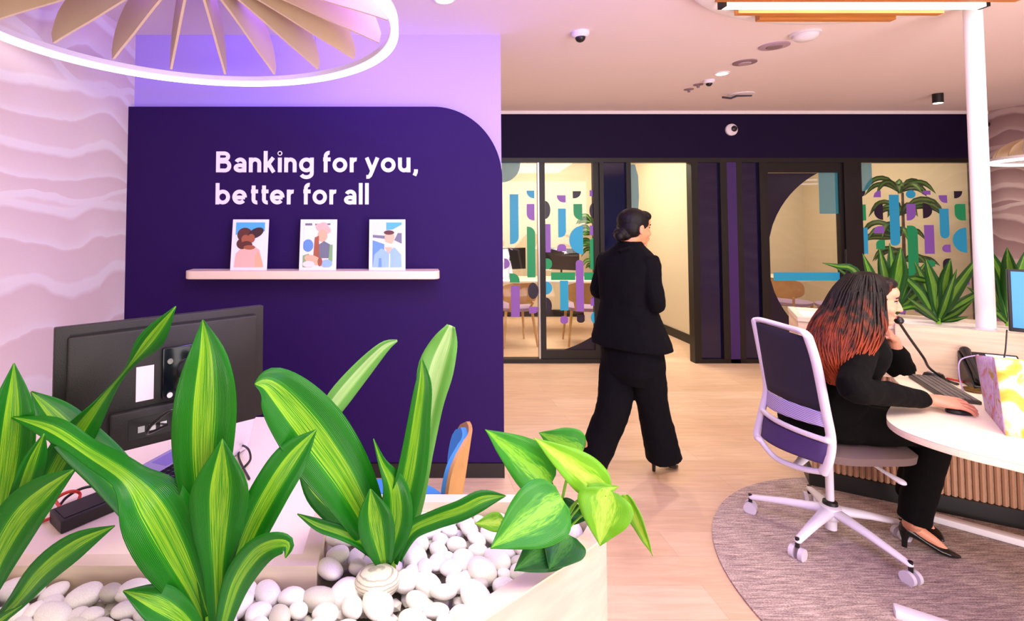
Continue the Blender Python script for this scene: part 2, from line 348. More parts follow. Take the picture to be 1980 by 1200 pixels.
# indigo feature panel with one rounded upper corner
def panel():
    x0, x1, z0, z1 = -1.74, P(973, 600, PYW).x, 0.09, P(600, 206, PYW).z
    r = (P(970, 600, PYW).x-P(835, 600, PYW).x); cz = z1-r*1.05
    pts = [(x0, z0), (x1, z0)]
    for i in range(25):
        t = pi/2*i/24; pts.append((x1-r+r*cos(t), cz+r*1.05*sin(t)))
    pts.append((x0, z1))
    bm = B(); a = [bm.verts.new((x, PYW, z)) for x, z in pts]; b = [bm.verts.new((x, 3.268, z)) for x, z in pts]; n = len(pts)
    bm.faces.new(a); bm.faces.new(b[::-1])
    for i in range(n): bm.faces.new((a[i], b[i], b[(i+1) % n], a[(i+1) % n]))
    return bm
fp = struct(obj('wall_feature', panel(), indigo, smooth=False))
PXR = P(973, 600, PYW).x
struct(obj('baseboard_feature', boxb(B(), (-1.74, PYW-.008, 0), (PXR, 3.268, .088)), skirt, smooth=False))

W_ = .26; HW_ = W_/2; XR = .5-HW_
def arc(cx, cy, rx, ry, a0, a1, n=18): return [(cx+rx*cos(rad(a0+(a1-a0)*i/n)), cy+ry*sin(rad(a0+(a1-a0)*i/n))) for i in range(n+1)]
GLY = {   # stroke centre lines in x-height units, advance width, offset
 'B': ([[(0, 0), (0, 1.42)], [(0, 1.42-HW_)]+arc(.42, 1.075, .26, 1.42-HW_-1.075, 90, -90)+[(0, 1.075*2-1.42+HW_)], [(0, .73)]+arc(.47, .426, .30, .304, 90, -90)+[(0, HW_)]], .77),
 'a': ([[(.60, 0), (.60, .60)], arc(.315, .60, .285, .4-HW_, 0, 155), arc(.30, .30, .30-.0, .30-HW_+.01, 0, 360, 28)], .60),
 'n': ([[(0, 0), (0, 1)], arc(.29, .58, .29, .42-HW_, 180, 0)+[(.58, 0)]], .58),
 'k': ([[(0, 0), (0, 1.45)], [(.06, .40), (.52, 1.0)], [(.20, .58), (.56, 0)]], .58),
 'i': ([[(0, 0), (0, 1)], arc(0, 1.29, .035, .035, 0, 360, 10)], 0),
 'g': ([arc(XR, .5, XR, XR, 0, 360, 30), [(2*XR, 1), (2*XR, -.06)], arc(XR, -.06, XR, .27, 0, -155)], 2*XR),
 'f': ([[(.17, 0), (.17, 1.08)]+arc(.40, 1.08, .23, .25, 180, 82), [(0, .88), (.50, .88)]], .44),
 'o': ([arc(XR, .5, XR, XR, 0, 360, 30)], 2*XR),
 'r': ([[(0, 0), (0, 1)], arc(.29, .58, .29, .42-HW_, 180, 80)], .34),
 'y': ([[(0, 1), (.37, .10)], [(.74, 1), (.33, -.02), (.24, -.22), (.14, -.31), (-.02, -.31)]], .74),
 'u': ([[(.58, 1), (.58, 0)], arc(.29, .42, .29, .42-HW_, 0, -180)+[(0, 1)]], .58),
 ',': ([[(.08, .20), (.07, .0), (-.03, -.22)]], .08),
 'b': ([[(0, 0), (0, 1.45)], arc(XR, .5, XR, XR, 0, 360, 30)], 2*XR),
 'e': ([[(2*XR, .47)]+arc(XR, .5, XR, XR, 0, 318, 28), [(.05, .47), (2*XR, .47)]], 2*XR),
 't': ([[(.17, 1.28), (.17, .36)]+arc(.40, .34, .23, .34-HW_, 180, 278), [(0, .88), (.48, .88)]], .42),
 'l': ([[(0, 0), (0, 1.45)]], 0)}
def fit_text(txt, x0, x1, ybase, name, lab):
    pen = 0; strokes = []
    for ch in txt:
        if ch == ' ': pen += .34; continue
        st, adv = GLY[ch]; gap = {'f': .07, 't': .045, 'r': .08, 'k': .13, 'y': .10}.get(ch, .17); pen += W_*.5
        strokes += [[(pen+x, z) for x, z in q] for q in st]; pen += adv+W_*.5+gap
    tgt = P(x1, ybase, PYW).x-P(x0, ybase, PYW).x; k = tgt/(pen-.17); o_ = P(x0, ybase, PYW); bm = B(); zr = 28.5/F_PX*PYW; print('LETTER', txt, k, zr)
    for si, q in enumerate(strokes):
        yo = .0004*(si % 3)
        cl = math.dist(q[0], q[-1]) < 1e-3 and len(q) > 4; n = len(q); Lp, Rp = [], []
        for i, p in enumerate(q):
            a_ = q[i-1] if i > 0 else (q[-2] if cl else p); b_ = q[i+1] if i < n-1 else (q[1] if cl else p)
            dx, dz = b_[0]-a_[0], b_[1]-a_[1]; m_ = math.hypot(dx, dz) or 1; Lp.append((p[0]-dz/m_*HW_, p[1]+dx/m_*HW_)); Rp.append((p[0]+dz/m_*HW_, p[1]-dx/m_*HW_))
        mk = lambda pt, y: bm.verts.new((o_.x+pt[0]*k, y, o_.z+pt[1]*zr))
        A, Bq, Cq, D = ([mk(p, y) for p in lst] for lst, y in ((Lp, PYW-.004-yo), (Rp, PYW-.004-yo), (Lp, PYW-.0005), (Rp, PYW-.0005)))
        for i in range(n-1):
            for qd in ((A[i], A[i+1], Bq[i+1], Bq[i]), (Cq[i], Cq[i+1], A[i+1], A[i]), (Bq[i], Bq[i+1], D[i+1], D[i])): bm.faces.new(qd)
        for e in (0, n-1): bm.faces.new((A[e], Bq[e], D[e], Cq[e]))
    o = obj(name, bm, mat('white vinyl lettering', '#f6eefa', .6), smooth=False); tag(o, lab, 'wall lettering', 'slogan lettering on the indigo wall'); return o
fit_text('Banking for you,', 418, 808, 333, 'wall_lettering', 'white slogan line reading Banking for you, on indigo wall')
fit_text('better for all', 417, 713, 395, 'wall_lettering', 'white slogan line reading better for all on indigo wall')

# floating shelf and cards
def shelf():
    x0, x1 = P(354, 530, 3.05).x, P(851, 530, 3.05).x; z1 = P(600, 524, 3.05).z; z0 = P(600, 540, 3.05).z
    bm = B(); n = 8; r = .05; pts = [(x0, PYW-.002)]
    pts += [(x0+r-r*cos(pi/2*i/n), 3.05+r-r*sin(pi/2*i/n)) for i in range(n+1)]
    pts += [(x1-r+r*sin(pi/2*i/n), 3.05+r-r*cos(pi/2*i/n)) for i in range(n+1)]; pts += [(x1, PYW-.002)]
    prism(bm, pts, z0, z1); o = obj('floating_shelf', bm, mat('shelf veneer', '#f0d9bd', .5), bevel=.004)
    tag(o, 'thin cream wooden floating shelf holding three photo cards on indigo wall', 'shelf'); return z1
SZ = shelf()
def flat(bm, pts, y=0, mi=0):
    f = bm.faces.new([bm.verts.new((x, y, z)) for x, z in pts]); f.material_index = mi; return bm
def ell(cx, cz, rx, rz, a0=0, a1=2*pi, n=22, rot=0):
    out = []
    for i in range(n):
        t = a0+(a1-a0)*i/(n-1 if a1-a0 < 6.2 else n); x, z = rx*cos(t), rz*sin(t)
        out.append((cx+x*cos(rot)-z*sin(rot), cz+x*sin(rot)+z*cos(rot)))
    return out
cardw = mat('white card frame', '#f4f0f6', .5)
pm = {k: mat('print '+k, h, .5) for k, h in dict(sky='#4fb0dc', pale='#dff1f8', skin='#c9835f', brown='#5a2a24', dark='#3a1e22', pink='#f0b9a8', white='#f6efe8', blue='#5f93c6', denim='#8fb9dc', green='#7fae70', tan='#e6b48c', rust='#a05a3c', grey='#6d7480', cream='#f3ddcb', navy='#20406a').items()}
def card(x0, x1, lab, items):
    W, Hh = P(x1, 520, 3.09).x-P(x0, 520, 3.09).x, .327*1.0
    Hh = P(600, 423, 3.12).z-SZ
    cx = P((x0+x1)/2, 520, 3.1).x
    t = thing('photo_card', lab, 'framed photo', (cx, 3.095, SZ), 'photo cards on the floating shelf')
    tilt = M.Translation((cx, 3.095, SZ)) @ M.Rotation(rad(-8), 4, 'X')
    bm = B(); box(bm, (0, .005, Hh/2), (W, .008, Hh)); bm.transform(tilt); obj('card_frame', bm, cardw, t, smooth=False, bevel=.0015)
    bm = B(); iw, ih = W*.80, Hh*.88; z0 = Hh*.06
    mats = []; base = items[0]
    def idx(k):
        if k not in mats: mats.append(k)
        return mats.index(k)
    f = flat(bm, [(-iw/2, z0), (iw/2, z0), (iw/2, z0+ih), (-iw/2, z0+ih)], -.0004, idx(base))
    yy = -.0008
    for k, pts in items[1:]:
        pp = [(-iw/2+min(max(px_, 0), 1)*iw, z0+min(max(pz_, 0), 1)*ih) for px_, pz_ in pts]
        try: flat(bm, pp, yy, idx(k))
        except Exception: pass
        yy -= .0003
    bm.transform(tilt); obj('photo_print', bm, [pm[k] for k in mats], t, smooth=False, recalc=False)
card(445, 516, 'photo card of two dark-haired people embracing under blue sky, left on shelf', ['pale',
    ('sky', [(0, .72), (1, .80), (1, 1), (0, 1)]), ('pink', [(.0, 0), (.04, .30), (.25, .45), (.6, .5), (.85, .38), (1, .05), (1, 0)]),
    ('tan', [(.72, 0), (.7, .26), (.8, .36), (.95, .15), (1, 0)]),
    ('brown', ell(.32, .72, .26, .16)), ('brown', ell(.25, .52, .2, .12)), ('rust', ell(.35, .62, .14, .1)), ('dark', ell(.70, .76, .27, .11, rot=.25)), ('rust', ell(.55, .64, .13, .10)), ('brown', ell(.4, .5, .2, .08)), ('rust', ell(.5, .44, .2, .05))])
card(578, 650, 'photo card of person in a wide pink hat, middle of shelf', ['white',
    ('grey', [(.04, .93), (.28, .93), (.28, .98), (.04, .98)]), ('grey', [(.38, .93), (.9, .94), (.9, .98), (.38, .97)]),
    ('pink', ell(.66, .86, .27, .11, rot=-.2)), ('tan', ell(.64, .7, .17, .14)), ('pink', ell(.66, .92, .16, .08)),
    ('blue', ell(.16, .48, .18, .14)), ('grey', [(.5, .2), (.52, .5), (.7, .58), (.92, .5), (.95, .2)]), ('rust', [(.34, .1), (.38, .66), (.52, .70), (.56, .1)]),
    ('green', [(0, 0), (0, .26), (.2, .3), (.3, 0)]), ('green', [(.86, .12), (.9, .5), (1, .5), (1, .12)]), ('tan', ell(.35, .16, .3, .1, rot=-.2)), ('cream', ell(.2, .07, .2, .07)), ('denim', ell(.8, .08, .2, .09)), ('rust', ell(.58, .12, .08, .1))])
card(713, 784, 'photo card of person in a pale blue shirt, right on shelf', ['cream',
    ('sky', [(.46, .82), (.46, 1), (1, 1), (1, .95), (.7, .84)]), ('grey', [(0, .66), (0, .72), (.42, .70), (.42, .63)]), ('grey', [(.74, .6), (.86, .76), (1, .76), (1, .52)]),
    ('blue', [(0, 0), (0, .62), (.4, .52), (.4, 0)]), ('tan', ell(.58, .66, .17, .15)), ('brown', ell(.56, .77, .18, .05)), ('white', [(0, .60), (0, .64), (1, .44), (1, .38)]),
    ('denim', [(0, 0), (.06, .28), (.3, .42), (.5, .34), (.75, .44), (.98, .28), (1, 0)]), ('tan', [(.42, .44), (.55, .30), (.68, .44)]), ('blue', [(.2, 0), (.22, .2), (.3, .2), (.32, 0)]), ('white', [(.56, 0), (.57, .3), (.60, .3), (.60, 0)])])

# ------------------------------------------------------------------ glazed partition at the back
struct(obj('wall_fascia', boxb(B(), (.6, BY, zat(305)), (6.52, BY+.15, H-.03)), indigo_d, smooth=False))
struct(obj('trim_ceiling', boxb(B(), (.6, BY-.012, H-.034), (6.52, BY+.15, H)), white, smooth=False))
ZT = zat(305)
def bar(name, x0, x1, z0, z1, m=black, d=.07, y=BY):
    return struct(obj(name, boxb(B(), (X1(x0), y, z0), (X1(x1), y+d, z1)), m, smooth=False))
bar('trim_head', 890, 1920, ZT-.05, ZT, black, .1)
bar('trim_sill_left', 890, 1165, 0, .045, black, .1)
k = 0
for (x0, x1, d) in ((1160, 1168, .10), (1212, 1221, .08), (1338, 1351, .1), (1394, 1407, .1), (1425, 1436, .1), (1470, 1482, .09), (1634, 1668, .11), (1896, 1921, .12)):
    k += 1; bar('trim_post_%d' % k, x0, x1, 0, ZT-.05, black, d)
bar('trim_sill_right', 1668, 1900, .0, .06, black, .1)
bar('wall_pillar', 1407, 1425, 0, ZT-.05, pillar_m, .12)
k = 0
for (x0, x1) in ((1168, 1212), (1351, 1394), (1436, 1470)):
    k += 1; struct(obj('window_%d' % k, boxb(B(), (X1(x0), BY+.03, .045), (X1(x1), BY+.045, ZT-.05)), dglass, smooth=False))
bar('trim_sill_dark', 1351, 1482, 0, .045, black, .095)
GY = BY+.04
def pane(name, x0, x1, z0=.06, z1=ZT-.05):
    return struct(obj(name, boxb(B(), (X1(x0), GY, z0), (X1(x1), GY+.01, z1)), glass, smooth=False))
w4 = pane('window_4', 890, 1042); w5 = pane('window_5', 1668, 1896)
d1 = pane('door_1', 1056, 1152, .14); d2 = pane('door_2', 1489, 1628, .14, zat(333))
def dframe(parent, name, x0, x1, th, zt, zb=.14, ft=.03):
    bm = B(); boxb(bm, (X1(x0), BY+.02, .01), (X1(x0+th), BY+.075, zt+ft)); boxb(bm, (X1(x1-th), BY+.02, .01), (X1(x1), BY+.075, zt+ft))
    boxb(bm, (X1(x0+th), BY+.02, .01), (X1(x1-th), BY+.075, zb)); boxb(bm, (X1(x0+th), BY+.02, zt), (X1(x1-th), BY+.075, zt+ft))
    o = obj('door_frame', bm, black, parent, smooth=False)
dframe(d1, 'door_frame', 1044, 1160, 11, ZT-.05, .14, 0.0); dframe(d2, 'door_frame', 1482, 1634, 7, zat(333), .12, zat(312)-zat(333))
bm = B(); boxb(bm, (X1(1041), BY+.02, .045), (X1(1044), BY+.07, ZT-.05)); obj('glass_edge_channel', bm, metal, w4, smooth=False)
# handle on door
bm = B(); cyl(bm, (X1(1628), BY-.03, .85), (X1(1628), BY-.03, 1.25), .012); obj('door_handle', bm, black, d2)
# films
FY = GY-.003
def film(parent, m, pts):
    bm = B(); v = [bm.verts.new((X1(x), FY, P(x, y, BY).z)) for x, y in pts]; bm.faces.new(v)
    r = bmesh.ops.extrude_face_region(bm, geom=bm.faces[:]); bmesh.ops.translate(bm, vec=(0, .002, 0), verts=[g for g in r['geom'] if isinstance(g, bmesh.types.BMVert)])
    return obj('film_shape', bm, m, parent, smooth=False)
def rbar(x0, y0, x1, y1, tl=0, tr=0, br=0, bl=0, n=8):
    w_ = x1-x0; out = []
    for (cx, cy, r, a) in ((x0, y0, tl, pi), (x1, y0, tr, 1.5*pi), (x1, y1, br, 0), (x0, y1, bl, .5*pi)):
        r = min(r, w_, y1-y0)
        if r == 0: out.append((cx, cy)); continue
        ox = cx+r if cx == x0 else cx-r; oy = cy+r if cy == y0 else cy-r
        out += [(ox+r*cos(a+pi/2*i/n), oy+r*sin(a+pi/2*i/n)) for i in range(n+1)]
    return out
def semi(x0, y0, x1, y1, side):
    cy = (y0+y1)/2; r = (y1-y0)/2; wd = x1-x0
    return [((x1-wd*sin(pi*i/14)) if side == 'L' else (x0+wd*sin(pi*i/14)), cy-r*cos(pi*i/14)) for i in range(15)]
def circ(x0, y0, x1, y1): return ell((x0+x1)/2, (y0+y1)/2, (x1-x0)/2, (y1-y0)/2)
Lf = [(cyan_f, rbar(987, 375, 1004, 472, 0, 0, 14, 0)), (cyan_f, rbar(1020, 368, 1035, 383, 0, 0, 0, 14)), (purple_f, rbar(1020, 394, 1035, 426, 0, 0, 0, 13)), (green_f, rbar(1020, 438, 1036, 537, 0, 14)),
      (purple_f, rbar(988, 553, 1005, 614, 0, 0, 0, 0)), (navy_f, circ(1021, 547, 1041, 579)), (purple_f, rbar(1023, 594, 1040, 607, 0, 0, 8, 0)), (green_f, rbar(986, 529, 1005, 547, 0, 14)),
      (purple_f, semi(976, 500, 986, 520, 'R'))]
Df = [(navy_f, semi(1056, 388, 1066, 423, 'R')), (purple_f, rbar(1056, 433, 1066, 488)), (purple_f, rbar(1079, 377, 1096, 391, 0, 0, 0, 13)), (navy_f, rbar(1110, 369, 1126, 383, 0, 0, 13, 0)),
      (cyan_f, rbar(1081, 403, 1096, 459, 0, 0, 12, 0)), (green_f, rbar(1111, 394, 1128, 425, 0, 0, 0, 15)), (cyan_f, semi(1102, 436, 1129, 492, 'L')), (navy_f, semi(1142, 391, 1152, 423, 'L')),
      (purple_f, rbar(1143, 367, 1152, 379)), (green_f, rbar(1142, 460, 1152, 521, 8)), (purple_f, rbar(1142, 436, 1152, 455)), (purple_f, rbar(1114, 503, 1129, 603, 7, 7)),
      (green_f, rbar(1066, 527, 1113, 542)), (green_f, rbar(1130, 527, 1152, 542)), (green_f, rbar(1056, 500, 1068, 521, 0, 9, 9, 0)), (cyan_f, semi(1056, 545, 1068, 570, 'R')), (cyan_f, rbar(1083, 543, 1099, 601)), (navy_f, semi(1056, 576, 1067, 609, 'R')),
      (purple_f, rbar(1083, 612, 1098, 627, 6, 6, 6, 6)), (purple_f, rbar(1079, 472, 1096, 486, 7, 7, 0, 0)), (navy_f, rbar(1115, 610, 1130, 625, 0, 0, 6, 6)), (cyan_f, semi(1142, 603, 1152, 627, 'L')), (purple_f, rbar(1142, 575, 1152, 592, 6, 6, 0, 0))]
Rf = [(navy_f, rbar(1669, 369, 1680, 380, 0, 0, 9, 0)), (purple_f, rbar(1696, 368, 1710, 381, 12)), (cyan_f, circ(1759, 367, 1778, 383)), (purple_f, rbar(1791, 368, 1807, 376, 5, 0, 0, 5)), (purple_f, rbar(1823, 377, 1839, 392, 0, 0, 0, 13)),
      (navy_f, rbar(1853, 369, 1869, 383, 0, 0, 14, 0)), (green_f, rbar(1670, 395, 1680, 426)), (navy_f, semi(1696, 394, 1713, 425, 'L')), (cyan_f, rbar(1726, 376, 1745, 475, 0, 0, 10, 6)), (purple_f, rbar(1759, 394, 1777, 426, 0, 0, 14, 0)),
      (navy_f, semi(1791, 392, 1809, 422, 'R')), (cyan_f, rbar(1823, 403, 1841, 461, 0, 0, 9, 9)), (green_f, rbar(1853, 394, 1874, 426, 5, 0, 0, 14)), (purple_f, rbar(1694, 437, 1714, 451, 12)), (green_f, rbar(1759, 436, 1779, 541, 0, 12)),
      (purple_f, rbar(1792, 435, 1811, 491)), (cyan_f, semi(1847, 440, 1874, 489, 'L')), (cyan_f, rbar(1670, 440, 1682, 491)), (green_f, rbar(1698, 464, 1715, 482, 8)), (purple_f, rbar(1826, 473, 1842, 488, 8, 0, 0, 8)),
      (green_f, circ(1791, 503, 1811, 518)), (green_f, [(1742, 533), (1749, 547), (1736, 547)]), (purple_f, rbar(1734, 556, 1751, 608, 0, 6, 6, 6)), (purple_f, rbar(1858, 533, 1876, 551)), (navy_f, rbar(1762, 552, 1786, 578, 12, 0, 12, 0)), (purple_f, rbar(1768, 590, 1784, 605, 5, 5, 5, 5)), (navy_f, rbar(1826, 500, 1842, 528, 10))]
for par, lst in ((w4, Lf), (d1, Df), (w5, Rf)):
    for m_, pts in lst: film(par, m_, pts)
film(w4, teal_f, rbar(972, 313, 1008, 352, 0, 0, 40, 0)); film(w5, teal_f, rbar(1668, 315, 1694, 372, 0, 0, 55, 0)); film(d2, teal_f, rbar(1590, 333, 1628, 413, 0, 0, 0, 0))
tpan = struct(obj('window_6', boxb(B(), (X1(1221), GY, .02), (X1(1237), GY+.01, ZT-.05)), glass, smooth=False)); film(tpan, teal_f, [(1221, 317), (1232, 317), (1238, 340), (1239, 380), (1236, 420), (1230, 455), (1221, 480)])
def arcfilm(parent, x0, x1, y0, y1, cx, cy, r, which, mt=navy_f):
    n = 16; xs = [x0+(x1-x0)*i/n for i in range(n+1)]
    top, bot = [], []
    for x in xs:
        q = r*r-(x-cx)**2; h_ = math.sqrt(q) if q > 0 else 0
        top.append((x, min(max(cy-h_, y0), y1))); bot.append((x, max(min(cy+h_, y1), y0)))
    if 't' in which:
        pts = [p for p in top]; poly = [(x0, y0)]+pts+[(x1, y0)] if pts[-1][1] > y0+.5 else [(x0, y0)]+[p for p in pts if p[1] > y0+.5]+[(cx-math.sqrt(max(0, r*r-(cy-y0)**2)), y0)]
        film(parent, mt, poly)
    if 'b' in which:
        poly = [(x, y) for x, y in bot if y < y1-.5]
        if cx < (x0+x1)/2: film(parent, mt, [(cx+math.sqrt(max(0, r*r-(y1-cy)**2)), y1)]+poly+[(x1, y1)])
        else: film(parent, mt, [(x0, y1)]+poly+[(cx-math.sqrt(max(0, r*r-(y1-cy)**2)), y1)])
darkfilm = mat('dark violet film', '#120a26', .3)
arcfilm(d2, 1489, 1628, 334, 685, 1672, 500, 186, 'tb', darkfilm)
arcfilm(d1, 1056, 1152, 316, 685, 1030, 480, 206, 'b', darkfilm)
film(d2, cyan_f, rbar(1497, 527, 1625, 543))

# meeting rooms
struct(obj('wall_meeting_far', boxb(B(), (.6, 8.3, 0), (6.52, 8.42, H)), beige, smooth=False))
struct(obj('wall_between_rooms', boxb(B(), (3.64, 5.82, 0), (3.74, 8.3, H)), beige, smooth=False))
struct(obj('wall_meeting_left', boxb(B(), (.5, 3.6, 0), (.6, 8.42, H)), beige, smooth=False))
struct(obj('baseboard_between_rooms', boxb(B(), (3.62, 5.83, 0), (3.639, 8.29, .11)), black, smooth=False))
struct(obj('baseboard_far', boxb(B(), (.61, 8.28, 0), (3.6, 8.299, .11)), black, smooth=False))

# shell chair used in the rooms and at the left desk
chair_wood = mat('oak chair wood', '#c99b5c', .5, noise=.15, nscale=10); lilac = mat('lilac upholstery', '#a58aa8', .9, bump=.2, bscale=300)
blue_f = mat('blue upholstery', '#4da0e0', .85, bump=.1, bscale=300)
def shell_chair(label, pad, loc, rz, group=None, wrap=2.0):
    t = thing('shell_chair', label, 'chair', (0, 0, 0), group)
    bm = B(); loft(bm, [((0, 0, .43), (.20, 0, 0), (0, .20, 0)), ((0, 0, .445), (.235, 0, 0), (0, .225, 0)), ((0, 0, .475), (.235, 0, 0), (0, .225, 0)), ((0, 0, .49), (.20, 0, 0), (0, .19, 0))], 28, 2.6); obj('seat', bm, pad, t)
    def curved(th, off, z0, z1, wid, m, nm):
        bm = B(); n, q = 14, 8; g = {}
        for s in (0, 1):
            for i in range(n+1):
                for j in range(q+1):
                    a = -wid/2+wid*i/n; fz = j/q; zz = z0+(z1-z0)*fz
                    sq = math.sqrt(max(0, 1-abs(2*fz-1)**3*.75)) if True else 1
                    r = .27+off+th*s; aa = a*sq
                    g[s, i, j] = bm.verts.new((r*sin(aa), -.02-r*cos(aa)*1.0+.02-.04*fz, zz))
        for s in (0, 1):
            for i in range(n):
                for j in range(q): bm.faces.new((g[s, i, j], g[s, i+1, j], g[s, i+1, j+1], g[s, i, j+1]))
        for i in range(n):
            for j in (0, q): bm.faces.new((g[0, i, j], g[0, i+1, j], g[1, i+1, j], g[1, i, j]))
        for j in range(q):
            for i in (0, n): bm.faces.new((g[0, i, j], g[0, i, j+1], g[1, i, j+1], g[1, i, j]))
        return obj(nm, bm, m, t)
    curved(.014, 0, .54, .80, wrap, chair_wood, 'back_shell'); curved(.02, -.024, .56, .78, wrap*.95, pad, 'back_pad')
    for sx in (-1, 1):
        for sy in (-1, 1):
            bm = B()
            if sy < 0: cyl(bm, (sx*.22, sy*.22, 0), (sx*.17, sy*.17, .72 if False else .44), .012, .018)
            else: cyl(bm, (sx*.22, sy*.2, 0), (sx*.18, sy*.15, .44), .012, .018)
            obj('leg', bm, chair_wood, t)
    for q_ in (-1, 1): obj('back_support', tube(B(), [(q_*.12, -.19, .44), (q_*.15, -.26, .56)], .014), chair_wood, t)
    t.location = loc; t.rotation_euler = (0, 0, rz); return t
gA = 'wooden shell chairs in the left meeting room'
shell_chair('lilac padded oak chair at left end of meeting table behind glass', lilac, (P(995, 600, 6.5).x, 6.55, 0), rad(10), gA)
shell_chair('lilac padded oak chair behind the sliding glass door, nearest the walking woman', lilac, (P(1130, 600, 6.5).x, 6.55, 0), rad(-8), gA)
shell_chair('lilac padded oak chair in right meeting room left of its table', lilac, (P(1545, 600, 6.75).x, 6.9, 0), rad(-60))
shell_chair('lilac chair with wide seat nearest the seated woman in right meeting room', lilac, (P(1625, 600, 6.6).x, 6.65, 0), rad(60))
def round_table(label, loc, r, h=.74):
    t = thing('meeting_table', label, 'table', loc)
    bm = B(); lathe(bm, [(r-.01, h-.03), (r, h-.02), (r, h-.004), (r-.005, h)], loc, 48); obj('tabletop', bm, desk_m, t)
    bm = B(); lathe(bm, [(.26, .0), (.26, .015), (.05, .03), (.04, .05), (.04, h-.03)], loc, 28); obj('pedestal', bm, plastic_w, t)
def rect_table(label, x0, x1, y0, y1, h=.74):
    t = thing('meeting_table', label, 'table', ((x0+x1)/2, (y0+y1)/2, 0))
    obj('tabletop', boxb(B(), (x0, y0, h-.03), (x1, y1, h)), desk_m, t, bevel=.004)
    for x in (x0+.06, x1-.06):
        for y in (y0+.06, y1-.06): obj('leg', cyl(B(), (x, y, 0), (x, y, h-.03), .02), chair_wood, t)
rect_table('long pale meeting table behind the left glazing', 1.25, 3.0, 6.9, 7.5)
round_table('small pale round table in the right meeting room', (P(1520, 560, 7.3).x, 7.45, 0), .42)
def office_mon(label, loc, rz):
    t = thing('computer_monitor', label, 'monitor', (0, 0, 0), 'monitors on the meeting table')
    obj('screen_panel', boxb(B(), (-.25, -.015, .13), (.25, .015, .43)), plastic_b, t, bevel=.005)
    bm = B(); cyl(bm, (0, .03, .015), (0, .03, .3), .014); obj('stand', bm, plastic_b, t)
    obj('base', lathe(B(), [(.1, 0), (.1, .008), (.09, .012)], (0, .03, 0), 24), plastic_b, t)
    t.location = loc; t.rotation_euler = (0, 0, rz); return t
office_mon('black monitor at left end of the meeting table', (1.50, 7.2, .74), rad(20))
office_mon('black monitor in middle of the meeting table behind sliding door', (2.20, 7.15, .74), rad(-30))

# ------------------------------------------------------------------ ring pendants with felt fins
def ring_pendant(label, R_, c, ztop, nfin=18, off=-10, mini=False):
    c = V(c); t = thing('ring_pendant', label, 'pendant lamp', c, 'ring pendants with felt fins')
    bm = B(); n = 96
    def band(r0, r1, z0, z1):
        v = [[bm.verts.new(c+V((r*sin(2*pi*i/n), r*cos(2*pi*i/n), z))) for (r, z) in ((r0, z0), (r1, z0), (r1, z1), (r0, z1))] for i in range(n)]
        for i in range(n):
            a, b = v[i], v[(i+1) % n]
            for j in range(4): bm.faces.new((a[j], b[j], b[(j+1) % 4], a[(j+1) % 4]))
    band(R_-.010, R_+.010, -.009, .014); obj('light_ring', bm, led, t)
    bm = B(); band(R_-.022, R_+.010, .0145, .04); obj('ring_channel', bm, plastic_w, t)
    s = R_/.825
    prof_lo = [(.79, .045), (.70, .075), (.55, .12), (.40, .17), (.25, .215), (.10, .25), (.035, .262)]
    prof_up = [(.035, .33), (.15, .355), (.30, .36), (.45, .345), (.58, .31), (.68, .26), (.76, .185), (.80, .09)]
    if mini: prof_lo = [(r, z*.9) for r, z in prof_lo]
    lo = catmull(prof_lo, 3); up = catmull(prof_up, 3); prof = lo+up
    for k_ in range(nfin):
        a = rad(off+360/nfin*k_); d = V((sin(a), cos(a), 0)); q = V((cos(a), -sin(a), 0))*.006
        bm = B(); A = [bm.verts.new(c+d*r*s+V((0, 0, z*s))+q) for r, z in prof]; Bv = [bm.verts.new(c+d*r*s+V((0, 0, z*s))-q) for r, z in prof]
        bm.faces.new(A); bm.faces.new(Bv[::-1]); m_ = len(prof)
        for i in range(m_):
            f = bm.faces.new((A[i], Bv[i], Bv[(i+1) % m_], A[(i+1) % m_])); f.material_index = 1 if i < len(lo)-1 else 0
        obj('felt_fin', bm, [felt, felt_edge], t, smooth=False)
    bm = B(); lathe(bm, [(.034*s, .25*s), (.034*s, .34*s)], c, 20); obj('hub', bm, plastic_w, t)
    for k_ in range(3):
        a = rad(30+120*k_); obj('suspension_cord', cyl(B(), c+V((R_*.97*sin(a), R_*.97*cos(a), .04)), c+V((R_*.97*sin(a)*.9, R_*.97*cos(a)*.9, ztop-c.z)), .0018, n=6), metal, t)
    obj('canopy', lathe(B(), [(.06, 0), (.06, -.02), (.05, -.03)], (c.x, c.y, ztop), 24), plastic_w, t)
    return t
ring_pendant('huge glowing ring pendant with radiating cream felt fins above the left desk', .825, (-.855, 2.03, 2.35), H)
ring_pendant('smaller glowing ring pendant hanging at the far right by the strata wall', .52, (5.76, 4.3, P(1917, 308, 4.3).z), H, off=4)

# slatted ceiling disc
SC = V((2.33, 1.80, H)); SR = 1.155
t = thing('slatted_ceiling_light', 'white round ceiling disc with honey wood slats and light bars above rug', 'ceiling light', SC)
obj('disc', lathe(B(), [(SR, 0), (SR, -.05), (SR-.015, -.06), (SR-.06, -.06), (.02, -.06)], SC, 72), white, t)
for i in range(23):
    yw = 2.775-.0865*i; q = 1.035**2-(yw-1.81)**2
    if q < .02: continue
    h_ = math.sqrt(q)
    if i in (2, 8, 14):
        obj('light_bar', boxb(B(), (SC.x-h_, yw-.022, H-.10), (SC.x+h_, yw+.022, H-.0605)), led_w, t, smooth=False)
        for q_ in (-1, 1): obj('end_cap', box(B(), (SC.x+q_*(h_+.0105), yw, H-.081), (.02, .048, .04)), black, t, smooth=False)
    else: obj('wood_slat', boxb(B(), (SC.x-h_, yw-.018, H-.10), (SC.x+h_, yw+.018, H-.0605)), woodslat, t, smooth=False)

